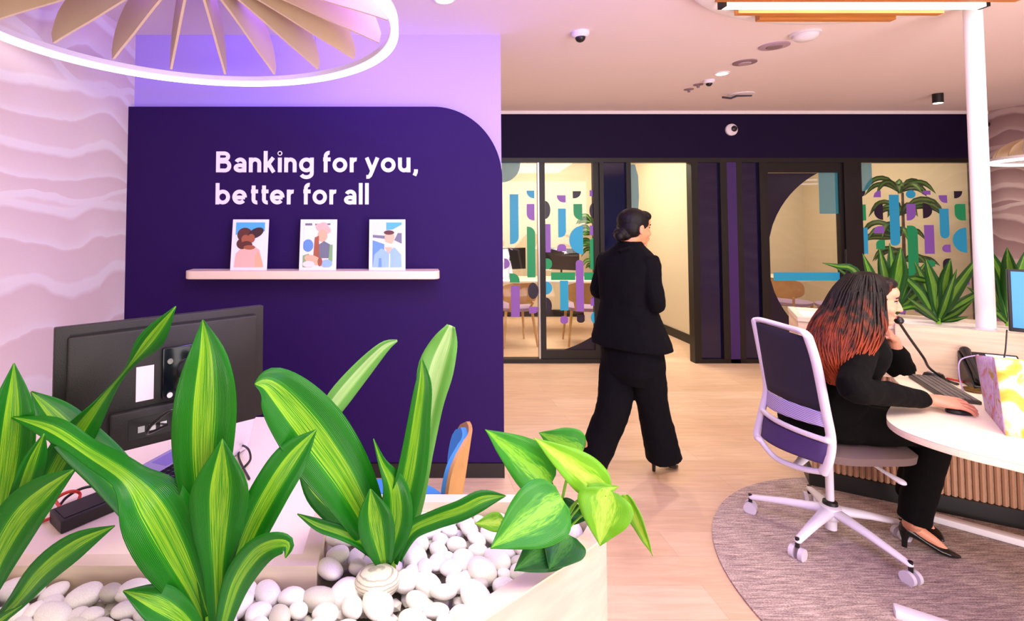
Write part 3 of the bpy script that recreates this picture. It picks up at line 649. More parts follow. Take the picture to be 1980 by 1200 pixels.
# ceiling fittings
def on_ceil(x, y): return PZ(x, y, H)
def dome_cam(x, y, lab, s=1):
    c = on_ceil(x, y); t = thing('dome_camera', lab, 'security camera', c)
    obj('housing', lathe(B(), [(.055*s, 0), (.055*s, -.02*s), (.04*s, -.035*s)], c, 24), plastic_w, t)
    bm = B(); ball(bm, c+V((0, 0, -.035*s)), (.032*s,)*3); obj('lens_dome', bm, plastic_b, t)
dome_cam(1122, 62, 'white dome camera on ceiling near top of the lavender wall')
dome_cam(1371, 155, 'small white dome camera beside the bright downlight', .8)
c = on_ceil(1557, 64); t = thing('smoke_detector', 'large white smoke detector dome on ceiling nearest the slatted disc', 'smoke detector', c)
obj('base', lathe(B(), [(.085, 0), (.085, -.012)], c, 32), plastic_w, t); obj('cover', lathe(B(), [(.07, -.0125), (.068, -.03), (.05, -.045), (.01, -.05)], c, 32), plastic_w, t)
grey_v = mat('grey vent', '#b49aa8', .6); grey_d = mat('dark vent', '#8b737a', .6)
for x, y, r, m_, lab in ((1497, 88, .09, grey_v, 'pale round air vent on ceiling beside smoke detector'), (1440, 120, .08, grey_d, 'darker round air vent on ceiling beyond the pale one')):
    c = on_ceil(x, y); t = thing('ceiling_vent', lab, 'air vent', c, 'round ceiling vents')
    obj('rim', lathe(B(), [(r, 0), (r, -.008), (r-.012, -.01)], c, 32), m_, t); obj('diffuser', lathe(B(), [(r*.55, -.0102), (r*.5, -.016)], c, 24), grey_d if m_ is grey_v else grey_v, t)
for x, y, r, lab in ((1396, 141, .045, 'bright round downlight in ceiling beyond the vents'), (860, -3, .05, 'bright downlight at the top edge above slogan wall')):
    c = on_ceil(x, y); t = thing('downlight', lab, 'ceiling light', c, 'recessed downlights')
    obj('trim_ring', lathe(B(), [(r+.012, 0), (r+.012, -.006), (r, -.008)], c, 28), white, t); obj('lamp_face', lathe(B(), [(r-.002, -.0082), (r-.004, -.011)], c, 28), led_w, t)
for x, y in ((1350, 163), (1332, 172)):
    c = on_ceil(x, y); o = obj('ceiling_sprinkler', lathe(B(), [(.04, 0), (.04, -.006), (.012, -.012), (.012, -.03)], c, 20), grey_d); tag(o, 'small sprinkler head on ceiling, %s one of the pair' % ('nearer' if x > 1340 else 'farther'), 'sprinkler', 'ceiling sprinklers')
c = on_ceil(1425, 182); t = thing('track_spotlight', 'slim white curved ceiling fitting just before the indigo fascia', 'ceiling fitting', c)
obj('arm', tube(B(), [c+V((-.14, 0, -.03)), c+V((-.06, 0, -.04)), c+V((0, 0, -.015)), c+V((.14, 0, -.012))], .01), mat('dark grey metal', '#3d3446', .4), t); obj('plate', lathe(B(), [(.11, 0), (.11, -.008), (.1, -.01)], c+V((.04, 0, 0)), 32), plastic_w, t)
c = on_ceil(1813, 181); t = thing('cylinder_spotlight', 'black cylinder spotlight under ceiling left of the white column', 'spotlight', c)
obj('body', lathe(B(), [(.04, 0), (.04, -.09)], c, 28), black, t); obj('lamp_face', lathe(B(), [(.036, -.0905), (.034, -.094)], c, 28), led_w, t)
for x, y, r, lab in ((1413, 251, .065, 'round white wall camera on the indigo fascia above violet pillar'), (1899, 243, .055, 'round white ringed camera on fascia beside the white column')):
    c = P(x, y, BY); t = thing('wall_camera', lab, 'security camera', c, 'round cameras on the fascia')
    bm = B(); lathe(bm, [(r, 0), (r, .02), (r*.7, .035), (r*.55, .036)], (0, 0, 0), 32); bm.transform(M.Translation(c+V((0, -.001, 0))) @ M.Rotation(pi/2, 4, 'X')); obj('housing', bm, plastic_w, t)
    bm = B(); ball(bm, c+V((.015, -.036, .008)), (r*.52, .02, r*.52)); obj('lens', bm, plastic_b, t)

# white column
t = thing('white_column', 'slim white steel column rising from the right planter to ceiling', 'column', (3.13, 2.76, 1.0))
obj('shaft', cyl(B(), (3.135, 2.765, .985), (3.135, 2.765, H-.001), .038), mat('white column paint', '#fbf6fa', .6), t); obj('foot_collar', lathe(B(), [(.05, .975), (.05, .992), (.042, 1.0)], (3.135, 2.765, 0), 28), plastic_w, t)

# ------------------------------------------------------------------ rug
bm = B(); RC = (2.51, 2.10); prism(bm, [(RC[0]+1.09*cos(2*pi*i/96), RC[1]+1.09*sin(2*pi*i/96)) for i in range(96)], 0, .007)
tag(obj('round_rug', bm, rug_m, smooth=False), 'round heathered grey brown carpet under the office chair and desk', 'rug')
# ------------------------------------------------------------------ ribbed desk base, curved desk top, planter behind
def poly_smooth(pts, sub=6, closed=True):
    n = len(pts); out = []
    for i in range(n):
        p0, p1, p2, p3 = pts[(i-1) % n], pts[i], pts[(i+1) % n], pts[(i+2) % n]
        for s in range(sub):
            t_ = s/sub; out.append(tuple(.5*((2*b)+(-a+c)*t_+(2*a-5*b+4*c-d)*t_*t_+(-a+3*b-3*c+d)*t_**3) for a, b, c, d in zip(p0, p1, p2, p3)))
    return out
A0, A1 = V((2.42, 3.10, 0)), V((3.95, 2.20, 0)); ad = (A1-A0).normalized(); an = V((ad.y, -ad.x, 0))   # an points to the room/camera side
if an.y > 0: an = -an
L_ = (A1-A0).length
def quad(o, d, n_, l0, l1, d0, d1): return [tuple((o+d*a+n_*b)[:2]) for a, b in ((l0, d0), (l1, d0), (l1, d1), (l0, d1))]
t = thing('divider_planter', 'pale wooden divider planter with ribbed lower cladding behind the curved desk', 'planter', (3.1, 2.8, 0)); ZP = 1.0
bm = B(); prism(bm, quad(A0, ad, an, 0, L_, 0, -.40), 0, .1); obj('plinth', bm, black, t, smooth=False)
bm = B(); prism(bm, quad(A0, ad, an, .02, L_, -.03, -.40), .1, .70); obj('carcass', bm, lwood, t, smooth=False)
rib = mat('ribbed timber', '#b98a6c', .6, noise=.15, nscale=8); bm = B(); q = .03
while q < L_: cyl(bm, A0+ad*q+an*(-.025)+V((0, 0, .1)), A0+ad*q+an*(-.025)+V((0, 0, .698)), .011, n=8); q += .027
obj('ribbed_cladding', bm, rib, t)
bm = B(); prism(bm, quad(A0, ad, an, -.03, L_, .0, -.40), .70, ZP-.03); obj('planter_box', bm, lwoodx, t, smooth=False)
bm = B(); prism(bm, quad(A0, ad, an, -.035, L_, .006, -.03), ZP-.03, ZP); obj('front_rim', bm, lwood, t, smooth=False, bevel=.003)
bm = B(); prism(bm, quad(A0, ad, an, -.035, L_, -.37, -.405), ZP-.03, ZP); obj('back_rim', bm, lwood, t, smooth=False, bevel=.003)
bm = B(); prism(bm, quad(A0, ad, an, -.035, .0, -.03, -.37), ZP-.03, ZP); obj('end_rim', bm, lwood, t, smooth=False, bevel=.003)
bm = B(); prism(bm, quad(A0, ad, an, 0, L_, -.03, -.37), ZP-.0295, ZP-.016); obj('stone_fill', bm, stone, t, smooth=False)
bm = B(); prism(bm, quad(A0, ad, an, .40, 1.02, .022, .0065), .733, ZP+.004); obj('desk_screen', bm, lwoodx, t, smooth=False, bevel=.002)
desk = poly_smooth([(2.19, 1.80), (2.08, 1.94), (2.035, 2.08), (2.06, 2.19), (2.14, 2.29), (2.33, 2.45), (2.53, 2.62), (2.66, 2.80), (2.74, 2.885), (2.85, 2.825), (3.35, 2.525), (3.80, 2.24), (3.9, 2.0), (3.75, 1.6), (3.2, 1.30), (2.65, 1.35), (2.35, 1.55)])
t = thing('curved_desk', 'cream topped curved desk reaching toward the seated woman', 'desk', (2.8, 2.1, 0))
bm = B(); prism(bm, desk, .702, .73); obj('desktop', bm, [lwood], t, smooth=False, bevel=.004)
bm = B(); prism(bm, [(x, y) for x, y in desk], .7305, .732); obj('laminate_surface', bm, desk_m, t, smooth=False)
for a, b in ((PZ(1792, 990, .04), PZ(2190, 1098, .04)), (PZ(1728, 1172, .035), PZ(2150, 1310, .035))):
    bm = B(); d_ = (b-a).normalized(); ang = math.atan2(d_.y, d_.x); box(bm, (a+b)/2-V((0, 0, .015)), ((b-a).length, .06, .035), M.Rotation(ang, 3, 'Z'), bev=.008); obj('foot_rail', bm, plastic_w, t)
    bm = B(); box(bm, b+d_*-.08+V((0, 0, .33)), (.06, .05, .69), M.Rotation(ang, 3, 'Z')); obj('leg_column', bm, plastic_w, t)

# ------------------------------------------------------------------ left desk, planter in front
dl = poly_smooth([(-1.66, 1.22), (-1.2, 1.20), (-.6, 1.20), (-.30, 1.22), (-.245, 1.45), (-.235, 1.80), (-.235, 2.0), (-.27, 2.16), (-.42, 2.23), (-.8, 2.24), (-1.3, 2.24), (-1.66, 2.22)], 5)
t = thing('service_desk', 'cream service desk with rounded end behind the front planter', 'desk', (-1, 1.7, 0))
bm = B(); prism(bm, dl, .71, .738); obj('desktop', bm, desk_m, t, smooth=False, bevel=.004)
bm = B(); boxb(bm, (-1.6, 1.3, 0), (-.75, 2.1, .709)); obj('pedestal', bm, lwood, t, smooth=False)

outer = [(-1.6, .42), (-.52, .42), (-.35, .565), (-.12, .758), (.105, .947), (.224, 1.035), (.373, 1.145), (.452, 1.21), (.492, 1.265), (.498, 1.32), (.46, 1.375), (.38, 1.405), (.28, 1.41), (0, 1.41), (-.215, 1.41), (-.225, 1.40), (-.225, 1.165), (-1.6, 1.165)]
def inset(poly, d):
    out = []; n = len(poly)
    for i in range(n):
        p0, p1, p2 = V(poly[i-1]), V(poly[i]), V(poly[(i+1) % n]); e0, e1 = (p1-p0).normalized(), (p2-p1).normalized()
        n0, n1 = V((-e0.y, e0.x)), V((-e1.y, e1.x)); b_ = (n0+n1); b_ = b_/max(.35, b_.dot(n0)) ; out.append(tuple(p1+b_*d))
    return out
inner = inset(outer, .038)
t = thing('front_planter', 'whitewashed wooden planter filled with white pebbles in foreground', 'planter', (-.4, 1, 0))
ZR = .85
bm = B(); n = len(outer)
def ringv(p, z): return [bm.verts.new((x, y, z)) for x, y in p]
o0, o1 = ringv(outer, 0), ringv(outer, ZR-.004)
for i in range(n): bm.faces.new((o0[i], o0[(i+1) % n], o1[(i+1) % n], o1[i]))
bm.faces.new(o0[::-1]); obj('planter_shell', bm, planterw, t, recalc=True)
bm = B(); a, b, c_, d_ = ringv(outer, ZR-.004), ringv(outer, ZR), ringv(inner, ZR), ringv(inner, ZR-.12)
for p_, q_ in ((a, b), (b, c_), (c_, d_)):
    for i in range(n): bm.faces.new((p_[i], p_[(i+1) % n], q_[(i+1) % n], q_[i]))
obj('rim', bm, lwood, t, smooth=False)
bm = B(); f = bm.faces.new(ringv(inset(outer, .036), ZR-.075)); o = obj('pebble_bed', bm, soil, t, smooth=False)

def inside(x, y, poly):
    r = False; n = len(poly)
    for i in range(n):
        x0, y0 = poly[i]; x1, y1 = poly[(i+1) % n]
        if (y0 > y) != (y1 > y) and x < (x1-x0)*(y-y0)/(y1-y0)+x0: r = not r
    return r
# pebbles
def pebble_mesh(seed):
    rn = random.Random(seed); bm = B(); bmesh.ops.create_icosphere(bm, subdivisions=3, radius=1)
    ph = [rn.uniform(0, 6) for _ in range(6)]
    for v in bm.verts:
        c = v.co; k = 1+.07*sin(2.1*c.x+ph[0])+.06*sin(2.4*c.y+ph[1])+.05*sin(3*c.z+ph[2])+.03*sin(4*c.x*c.y+ph[3]); v.co = V((c.x*k*1.05, c.y*k*.78, c.z*k*.52))
    me = bpy.data.meshes.new('pebble'); bm.to_mesh(me); bm.free(); me.shade_smooth(); return me
peb_w = [pebble_mesh(i) for i in range(6)]; peb_g = pebble_mesh(44)
for me in peb_w: me.materials.append(stone)
peb_g.materials.append(stone2)
bases = [(-.36, .99), (-.04, 1.155), (.32, 1.25), (-.93, 1.02)]
spots = []; rn = random.Random(5); ins = inset(outer, .062)
tries = 0
while tries < 26000 and len(spots) < 330:
    tries += 1; x, y = rn.uniform(-1.05, .5), rn.uniform(.80, 1.40); r = rn.uniform(.019, .033) if tries < 9000 else rn.uniform(.015, .024)
    if not inside(x, y, ins): continue
    if x < -.95*y-.10: continue
    if any((x-a_)**2+(y-b_)**2 < .016**2 for a_, b_ in bases): continue
    if all((x-a_)**2+(y-b_)**2 > ((r+r2)*.85)**2 for a_, b_, r2 in spots): spots.append((x, y, r))
spots.sort(key=lambda s: -s[2]*0-0)
NP = min(len(spots), 285)
vis = sorted(spots, key=lambda s: s[1])[:]
rest = []
for k_, (x, y, r) in enumerate(vis):
    Rm = M.Rotation(rn.uniform(0, 6.3), 4, 'Z') @ M.Rotation(rn.uniform(-.35, .35), 4, 'X') @ M.Rotation(rn.uniform(-.3, .3), 4, 'Y')
    zz = ZR-.030+rn.uniform(-.007, .008)
    if k_ < 285:
        g_ = rn.random() < .06
        o = bpy.data.objects.new('pebble', peb_g if g_ else rn.choice(peb_w)); C.objects.link(o)
        o.matrix_world = M.Translation((x, y, zz)) @ Rm @ M.Scale(r*1.2, 4)
        if g_: tag(o, 'grey veined pebble among the white pebbles in the front planter', 'pebble', 'grey veined pebbles in the front planter')
        else: tag(o, 'smooth white pebble lying in the front planter', 'pebble', 'white pebbles in the front planter')
    else: rest.append((x, y, zz, r, Rm))
# the big striped stone at the foot of plant B
c = PZ(732, 1122, ZR-.015); o = bpy.data.objects.new('pebble', peb_g.copy()); C.objects.link(o); o.matrix_world = M.Translation(c) @ M.Rotation(rad(10), 4, 'Z') @ M.Diagonal((.048, .050, .050, 1))
vein = mat('striped stone', '#bdb7a8', .5); nt, b_ = nodes_of(vein); wv = nt.nodes.new('ShaderNodeTexWave'); wv.bands_direction = 'Z'; wv.inputs['Scale'].default_value = 2.2; wv.inputs['Distortion'].default_value = 2.5
tc = nt.nodes.new('ShaderNodeTexCoord'); nt.links.new(tc.outputs['Object'], wv.inputs['Vector']); rr_ = nt.nodes.new('ShaderNodeValToRGB'); rr_.color_ramp.elements[0].color = col('#a8a294'); rr_.color_ramp.elements[1].color = col('#e2dccb'); rr_.color_ramp.elements[1].position = .3
nt.links.new(wv.outputs['Fac'], rr_.inputs[0]); nt.links.new(rr_.outputs[0], b_.inputs['Base Color']); o.data.materials.clear(); o.data.materials.append(vein)
tag(o, 'largest striped grey stone at the foot of the middle corn plant', 'stone')
# loose bed beneath: small stones nobody could count
bm = B(); rn2 = random.Random(9)
for _ in range(900):
    x, y = rn2.uniform(-1.2, .5), rn2.uniform(.55, 1.40)
    if not inside(x, y, inset(outer, .055)): continue
    bmesh.ops.create_icosphere(bm, subdivisions=1, radius=.017, matrix=M.Translation((x, y, ZR-.058+rn2.uniform(-.004, .008))) @ M.Diagonal((1.1, .9, .7, 1)))
o = obj('pebble_layer', bm, stone); tag(o, 'lower layer of white pebbles between the larger ones in front planter', 'pebbles', None, 'stuff')

# ------------------------------------------------------------------ leaves
def leaf(parent, pts, hw, m, roll=0, fold=.25, nx=7, sub=5, wav=0, rolls=None, name='leaf', th=.0012):
    """pts: 3-D centre line; hw: half widths in metres at those points"""
    cp = catmull([tuple(p)+(w_,)+((rolls[i],) if rolls else (roll,)) for i, (p, w_) in enumerate(zip(pts, hw))], sub)
    bm = B(); uvl = bm.loops.layers.uv.new('uv'); rows = []; k = len(cp); ps = None
    for i, q in enumerate(cp):
        p = V(q[:3]); t_ = (V(cp[min(i+1, k-1)][:3])-V(cp[max(i-1, 0)][:3])).normalized(); view = (p-V((0, 0, EYE))).normalized()
        s = t_.cross(view); s = s.normalized() if s.length > 1e-4 else V((1, 0, 0)); nrm = s.cross(t_).normalized()
        s = M.Rotation(rad(q[4]), 3, t_) @ s; nrm = M.Rotation(rad(q[4]), 3, t_) @ nrm
        if nrm.dot(view) > 0 and abs(q[4]) < 90: nrm = -nrm
        row = []
        for j in range(nx):
            u = -1+2*j/(nx-1); wv_ = wav*sin(i*.9+(3 if u > 0 else 0))*abs(u)**2
            row.append((bm.verts.new(p+s*u*max(q[3], .0006)+nrm*(fold*abs(u)**1.3*q[3]+wv_)), u, i/(k-1)))
        rows.append(row)
    for i in range(k-1):
        for j in range(nx-1):
            qd = (rows[i][j], rows[i][j+1], rows[i+1][j+1], rows[i+1][j]); f = bm.faces.new([v[0] for v in qd])
            for lp, v in zip(f.loops, qd): lp[uvl].uv = (v[1], v[2])
    o = obj(name, bm, m, parent, recalc=False)
    sm = o.modifiers.new('thickness', 'SOLIDIFY'); sm.thickness = th; sm.offset = 0
    return o
def pxleaf(parent, pts, hw, depth, m=None, **k):
    """pts in (x, y[, depth]); hw in pixels"""
    W_ = []; H_ = []
    for i, p in enumerate(pts):
        Y = p[2] if len(p) > 2 else depth; W_.append(P(p[0], p[1], Y)); H_.append(hw[i]*Y/F_PX)
    return leaf(parent, W_, H_, m or leafA, **k)
pA = thing('corn_plant', 'tallest striped corn plant, front of planter, before the dark monitor', 'plant', (-.36, .99, ZR-.06), 'corn plants in the front planter')
pxleaf(pA, [(412, 1215, .99), (405, 1120, .99), (397, 1000, .985), (392, 880, .975), (395, 780, .965), (398, 690, .96), (392, 618, .955)], [14, 22, 34, 52, 57, 38, 1], 1, roll=8, fold=.3, wav=.002)
pxleaf(pA, [(424, 1215, .97), (422, 1100, .96), (424, 1010, .95), (427, 930, .94), (430, 848, .935)], [16, 26, 45, 50, 1], 1, roll=-5, fold=.35)
pxleaf(pA, [(408, 1220, .99), (375, 1140, .97), (335, 1060, .94), (292, 985, .92), (245, 925, .93), (172, 876, .96), (98, 828, .98), (22, 806, 1.0)], [12, 34, 56, 60, 34, 25, 20, 1], 1, rolls=[0, 0, 5, 12, 35, 35, 20, 10], fold=.28, wav=.002)
pxleaf(pA, [(405, 1210, 1.0), (360, 1110, 1.02), (290, 1010, 1.05), (215, 915, 1.08), (150, 850, 1.09), (100, 797, 1.09), (60, 757, 1.09)], [10, 20, 30, 36, 36, 26, 1], 1, m=leafA, roll=10, wav=.002)
pxleaf(pA, [(432, 1200, 1.0), (452, 1110, 1.0), (488, 1020, 1.01), (530, 940, 1.02), (570, 880, 1.04), (612, 830, 1.06)], [14, 24, 34, 36, 30, 1], 1, roll=-10, fold=.3)
pxleaf(pA, [(430, 1215, .96), (455, 1130, .95), (490, 1075, .94), (525, 1052, .93), (556, 1052, .925), (552, 1078, .92)], [14, 26, 28, 22, 14, 1], 1, roll=15, fold=.2, m=leafA)
pxleaf(pA, [(395, 1240, .94), (350, 1195, .92), (300, 1165, .91), (238, 1142, .90)], [10, 26, 30, 1], 1, roll=10)
obj('stem', tube(B(), [P(415, 1235, .985)-V((0, 0, .04)), P(415, 1190, .985)], [.022, .017]), stem_g, pA)
pB = thing('corn_plant', 'striped corn plant in middle of planter with one arched broad leaf', 'plant', (-.04, 1.155, ZR-.06), 'corn plants in the front planter')
pxleaf(pB, [(745, 1085, 1.155), (716, 1020, 1.14), (668, 930, 1.12), (612, 850, 1.10), (560, 785, 1.08), (520, 745, 1.06), (492, 742, 1.05)], [10, 34, 54, 64, 56, 36, 2], 1, roll=12, fold=.28)
pxleaf(pB, [(735, 1085, 1.17), (700, 1030, 1.19), (655, 975, 1.21), (620, 900, 1.24), (612, 835, 1.27), (645, 780, 1.30), (692, 722, 1.33), (740, 672, 1.35), (768, 658, 1.36)], [10, 22, 28, 18, 10, 22, 20, 12, 2], 1, m=leaf_pale, roll=20)
pxleaf(pB, [(757, 1085, 1.15), (772, 1000, 1.145), (792, 900, 1.14), (806, 800, 1.13), (814, 740, 1.125), (815, 692, 1.12)], [12, 26, 30, 24, 18, 1], 1, rolls=[0, 10, 25, 30, 30, 30], fold=.5)
pxleaf(pB, [(765, 1080, 1.17), (792, 980, 1.185), (812, 870, 1.20), (830, 780, 1.21), (845, 710, 1.215), (862, 660, 1.22), (872, 629, 1.22)], [12, 24, 26, 28, 34, 24, 8], 1, m=leaf_pale, rolls=[0, 0, -5, -10, -10, -5, 0], fold=.3, wav=.002)
pxleaf(pB, [(745, 1085, 1.14), (765, 1010, 1.13), (762, 945, 1.12), (738, 895, 1.11), (722, 848, 1.10)], [12, 30, 26, 10, 1], 1, rolls=[0, 0, 10, 30, 30])
pxleaf(pB, [(742, 1088, 1.12), (730, 1030, 1.10), (722, 985, 1.09), (716, 945, 1.085)], [14, 32, 30, 2], 1, roll=0, fold=.4)
pxleaf(pB, [(766, 1075, 1.15), (795, 1025, 1.14), (840, 1002, 1.13), (890, 985, 1.12), (935, 964, 1.12), (978, 958, 1.12)], [12, 16, 18, 18, 16, 1], 1, rolls=[0, 20, 30, 20, 10, 10])
pxleaf(pB, [(740, 1082, 1.14), (705, 1050, 1.12), (660, 1030, 1.10), (615, 1015, 1.09), (575, 993, 1.08)], [10, 14, 13, 11, 1], 1, roll=20)
pxleaf(pB, [(735, 1078, 1.17), (700, 1030, 1.18), (655, 985, 1.19), (610, 945, 1.20), (575, 900, 1.20)], [10, 26, 30, 24, 1], 1, roll=5)
obj('stem', tube(B(), [P(752, 1120, 1.155)-V((0, 0, .02)), P(752, 1070, 1.155)], [.018, .014]), stem_g, pB)
pD = thing('corn_plant', 'striped corn plant cut off by the left picture edge', 'plant', (-.93, 1.02, ZR-.06), 'corn plants in the front planter')
pxleaf(pD, [(-30, 1150), (-10, 1050), (8, 950), (20, 860), (26, 780), (27, 702)], [12, 26, 38, 42, 32, 1], 1.0, roll=-10, fold=.35)
pxleaf(pD, [(-30, 1150, 1.05), (20, 1070, 1.06), (80, 960, 1.07), (140, 850, 1.08), (200, 765, 1.09), (242, 715, 1.09), (290, 655, 1.09), (340, 592, 1.09)], [10, 18, 26, 34, 22, 13, 26, 1], 1, rolls=[0, 0, 10, 20, 60, 70, 30, 20], m=leafA)
pxleaf(pD, [(-30, 1150, .97), (0, 1060, .95), (35, 970, .93), (62, 890, .92), (85, 838, .915)], [10, 22, 26, 24, 2], 1, roll=35, m=leafA)
pxleaf(pD, [(-30, 1170, .93), (-5, 1080, .91), (40, 1000, .90), (90, 950, .895), (142, 908, .89)], [10, 34, 42, 32, 2], 1, roll=-12)
pxleaf(pD, [(-20, 1215, .95), (30, 1165, .93), (85, 1100, .91), (150, 1050, .90), (222, 1016, .895)], [6, 16, 26, 24, 1], 1, roll=15)
pxleaf(pD, [(-30, 1230, .92), (0, 1200, .91), (42, 1170, .90)], [6, 10, 1], 1)
obj('stem', tube(B(), [P(-30, 1215, 1.0), P(-30, 1140, 1.0)], [.018, .014]), stem_g, pD)
# pothos
pC = thing('pothos', 'bushy heart-leaved pothos spilling over the right end of the planter', 'plant', (.32, 1.25, ZR-.06))
def heart(base, tip, hwpx, d0, d1, m, roll=0, fold=.2, droop=.0):
    b_, t_ = P(base[0], base[1], d0), P(tip[0], tip[1], d1); pts = []; hw = []
    for u, w_ in ((-.12, .42), (-.02, .82), (.12, 1), (.3, .98), (.5, .80), (.7, .50), (.86, .24), (1, .0)):
        p = b_+(t_-b_)*u; p.z += droop*(4*u*(1-u)); pts.append(p); hw.append(w_*hwpx*d0/F_PX)
    leaf(pC, pts, hw, m, roll=roll, fold=fold, nx=9, sub=3, wav=.0015); return b_
root = P(1072, 1010, 1.25); root.z = ZR-.03
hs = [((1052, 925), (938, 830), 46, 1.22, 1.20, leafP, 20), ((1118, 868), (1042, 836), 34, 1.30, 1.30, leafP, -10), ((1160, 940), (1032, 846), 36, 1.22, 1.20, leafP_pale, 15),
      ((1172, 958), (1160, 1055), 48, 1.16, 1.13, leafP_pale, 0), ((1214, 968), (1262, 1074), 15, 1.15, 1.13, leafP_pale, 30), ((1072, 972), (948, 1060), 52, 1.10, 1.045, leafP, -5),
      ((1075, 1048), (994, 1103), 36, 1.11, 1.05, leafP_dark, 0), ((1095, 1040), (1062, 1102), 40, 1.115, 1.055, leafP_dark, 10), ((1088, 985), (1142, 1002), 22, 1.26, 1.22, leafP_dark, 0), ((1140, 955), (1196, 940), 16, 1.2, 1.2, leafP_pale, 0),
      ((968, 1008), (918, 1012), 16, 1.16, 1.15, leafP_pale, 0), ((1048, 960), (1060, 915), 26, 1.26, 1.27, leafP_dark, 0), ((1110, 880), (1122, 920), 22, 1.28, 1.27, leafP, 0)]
for b0, tp, hw_, d0, d1, m_, rl in hs:
    p = heart(b0, tp, hw_, d0, d1, m_, rl); mid = (root+p)/2+V((0, 0, .03))
    obj('leaf_stalk', tube(B(), catmull([root, mid, p], 4), .0022, n=6), stem_g, pC)

# ------------------------------------------------------------------ plants of the divider planter and the rooms
def rosette(label, cx, cy, d, leaves, m=leaf_bg, group='striped plants in the divider planter', stem=True, zbase=None):
    base = P(cx, cy, d); t = thing('corn_plant', label, 'plant', base, group)
    for L3 in leaves:
        (mx, my), (tx, ty), hw_ = L3[:3]; dd = L3[3] if len(L3) > 3 else 0
        pxleaf(t, [(cx, cy, d), ((cx+mx)/2, (cy+my)/2, d+dd*.2), (mx, my, d+dd*.5), ((mx+tx)/2, (my+ty)/2, d+dd*.8), (tx, ty, d+dd)], [hw_*.3, hw_*.65, hw_*.82, hw_*.55, .4], d, m=m, roll=random.uniform(-25, 25), nx=5, sub=3, th=.0015, fold=.3)
    if stem: obj('stem', tube(B(), [base+V((0, 0, -.012 if zbase is None else zbase-base.z)), base+V((0, 0, .02))], .012), stem_g, t)
    return t
rosette('striped plant in divider planter directly left of the white column', 1815, 622, 2.93,
    [((1806, 550), (1790, 500), 13), ((1830, 540), (1838, 500), 12, -.1), ((1845, 565), (1900, 485), 12, .1), ((1862, 585), (1930, 545), 10, .1), ((1780, 565), (1735, 520), 10, .1), ((1768, 592), (1722, 600), 8, -.15), ((1850, 605), (1882, 580), 8, -.2), ((1795, 560), (1768, 505), 11, .2), ((1828, 590), (1850, 520), 10, -.1), ((1790, 600), (1755, 575), 8, -.2), ((1845, 618), (1872, 612), 6, -.1)])
rosette('striped plant in divider planter above the seated woman', 1722, 614, 3.05,
    [((1715, 540), (1700, 478), 14), ((1738, 530), (1742, 478), 16, -.1), ((1690, 550), (1668, 490), 12), ((1650, 520), (1590, 508), 9, .05), ((1680, 560), (1610, 512), 8, .1), ((1760, 540), (1822, 545), 9), ((1770, 570), (1810, 545), 8, .1), ((1730, 550), (1720, 470), 12, .1), ((1745, 575), (1795, 500), 9, .15)])
rosette('striped plant in divider planter right of the column behind the blue screen', 1950, 626, 2.84,
    [((1938, 540), (1905, 470), 13), ((1955, 530), (1947, 478), 16, -.1), ((1970, 540), (1985, 480), 14), ((1912, 580), (1870, 555), 9), ((1920, 560), (1905, 505), 11, .1), ((1975, 570), (2010, 520), 12), ((1930, 606), (1911, 596), 7, 0)])
# tall dracaena inside the right room, ficus in the left room
def room_tree(label, cx, yb, yt, d, nros, m, seed, rx=44, gap=46, cat='plant', name='potted_dracaena'):
    rn = random.Random(seed); base = P(cx, yb, d); base.z = 0; top = P(cx, yt, d); t = thing(name, label, cat, base)
    obj('plant_pot', lathe(B(), [(.14, 0), (.18, .32), (.165, .32), (.16, .29)], base, 32), plastic_w, t)
    obj('trunk', tube(B(), [base+V((0, 0, .28)), base+(top-base)*.5+V((.02, 0, 0)), top], [.022, .018, .012]), stem_br, t)
    for k_ in range(nros):
        c0 = top+V((rn.uniform(-.05, .05), rn.uniform(-.05, .05), -k_*gap*d/F_PX))
        for j in range(11):
            a = rn.uniform(0, 2*pi); ln = rn.uniform(.6, 1)*rx*d/F_PX; up = rn.uniform(.0, .55)*ln
            dv = V((cos(a), sin(a), 0))*ln
            leaf(t, [c0, c0+dv*.35+V((0, 0, up)), c0+dv*.75+V((0, 0, up*.9)), c0+dv*1.05+V((0, 0, up*.2-.05*ln/.3))], [.008, .030, .030, .001], m, nx=3, sub=3, roll=rn.uniform(-30, 30), th=.001)
    return t
room_tree('tall potted dracaena behind the right glazing with coloured shapes', 1745, 640, 372, 6.15, 6, leaf_bg, 3, rx=58, gap=44)
room_tree('leafy potted tree behind the sliding glass door beside walking woman', 1150, 640, 430, 7.9, 5, leaf_bg, 8, rx=30, gap=22, name='potted_tree')

# ------------------------------------------------------------------ generic electronics
def rot_to(o, loc, rz): o.location = loc; o.rotation_euler = (0, 0, rz)
def q2(bm, a, b, c, d, th, mi=0):
    """slab from 4 corners with thickness th along its normal"""
    a, b, c, d = map(V, (a, b, c, d)); n_ = (b-a).cross(d-a).normalized()*th
    A = [bm.verts.new(p) for p in (a, b, c, d)]; Q = [bm.verts.new(p+n_) for p in (a, b, c, d)]
    fs = [bm.faces.new(A[::-1]), bm.faces.new(Q)]+[bm.faces.new((A[i], A[(i+1) % 4], Q[(i+1) % 4], Q[i])) for i in range(4)]
    for f in fs: f.material_index = mi
    return bm
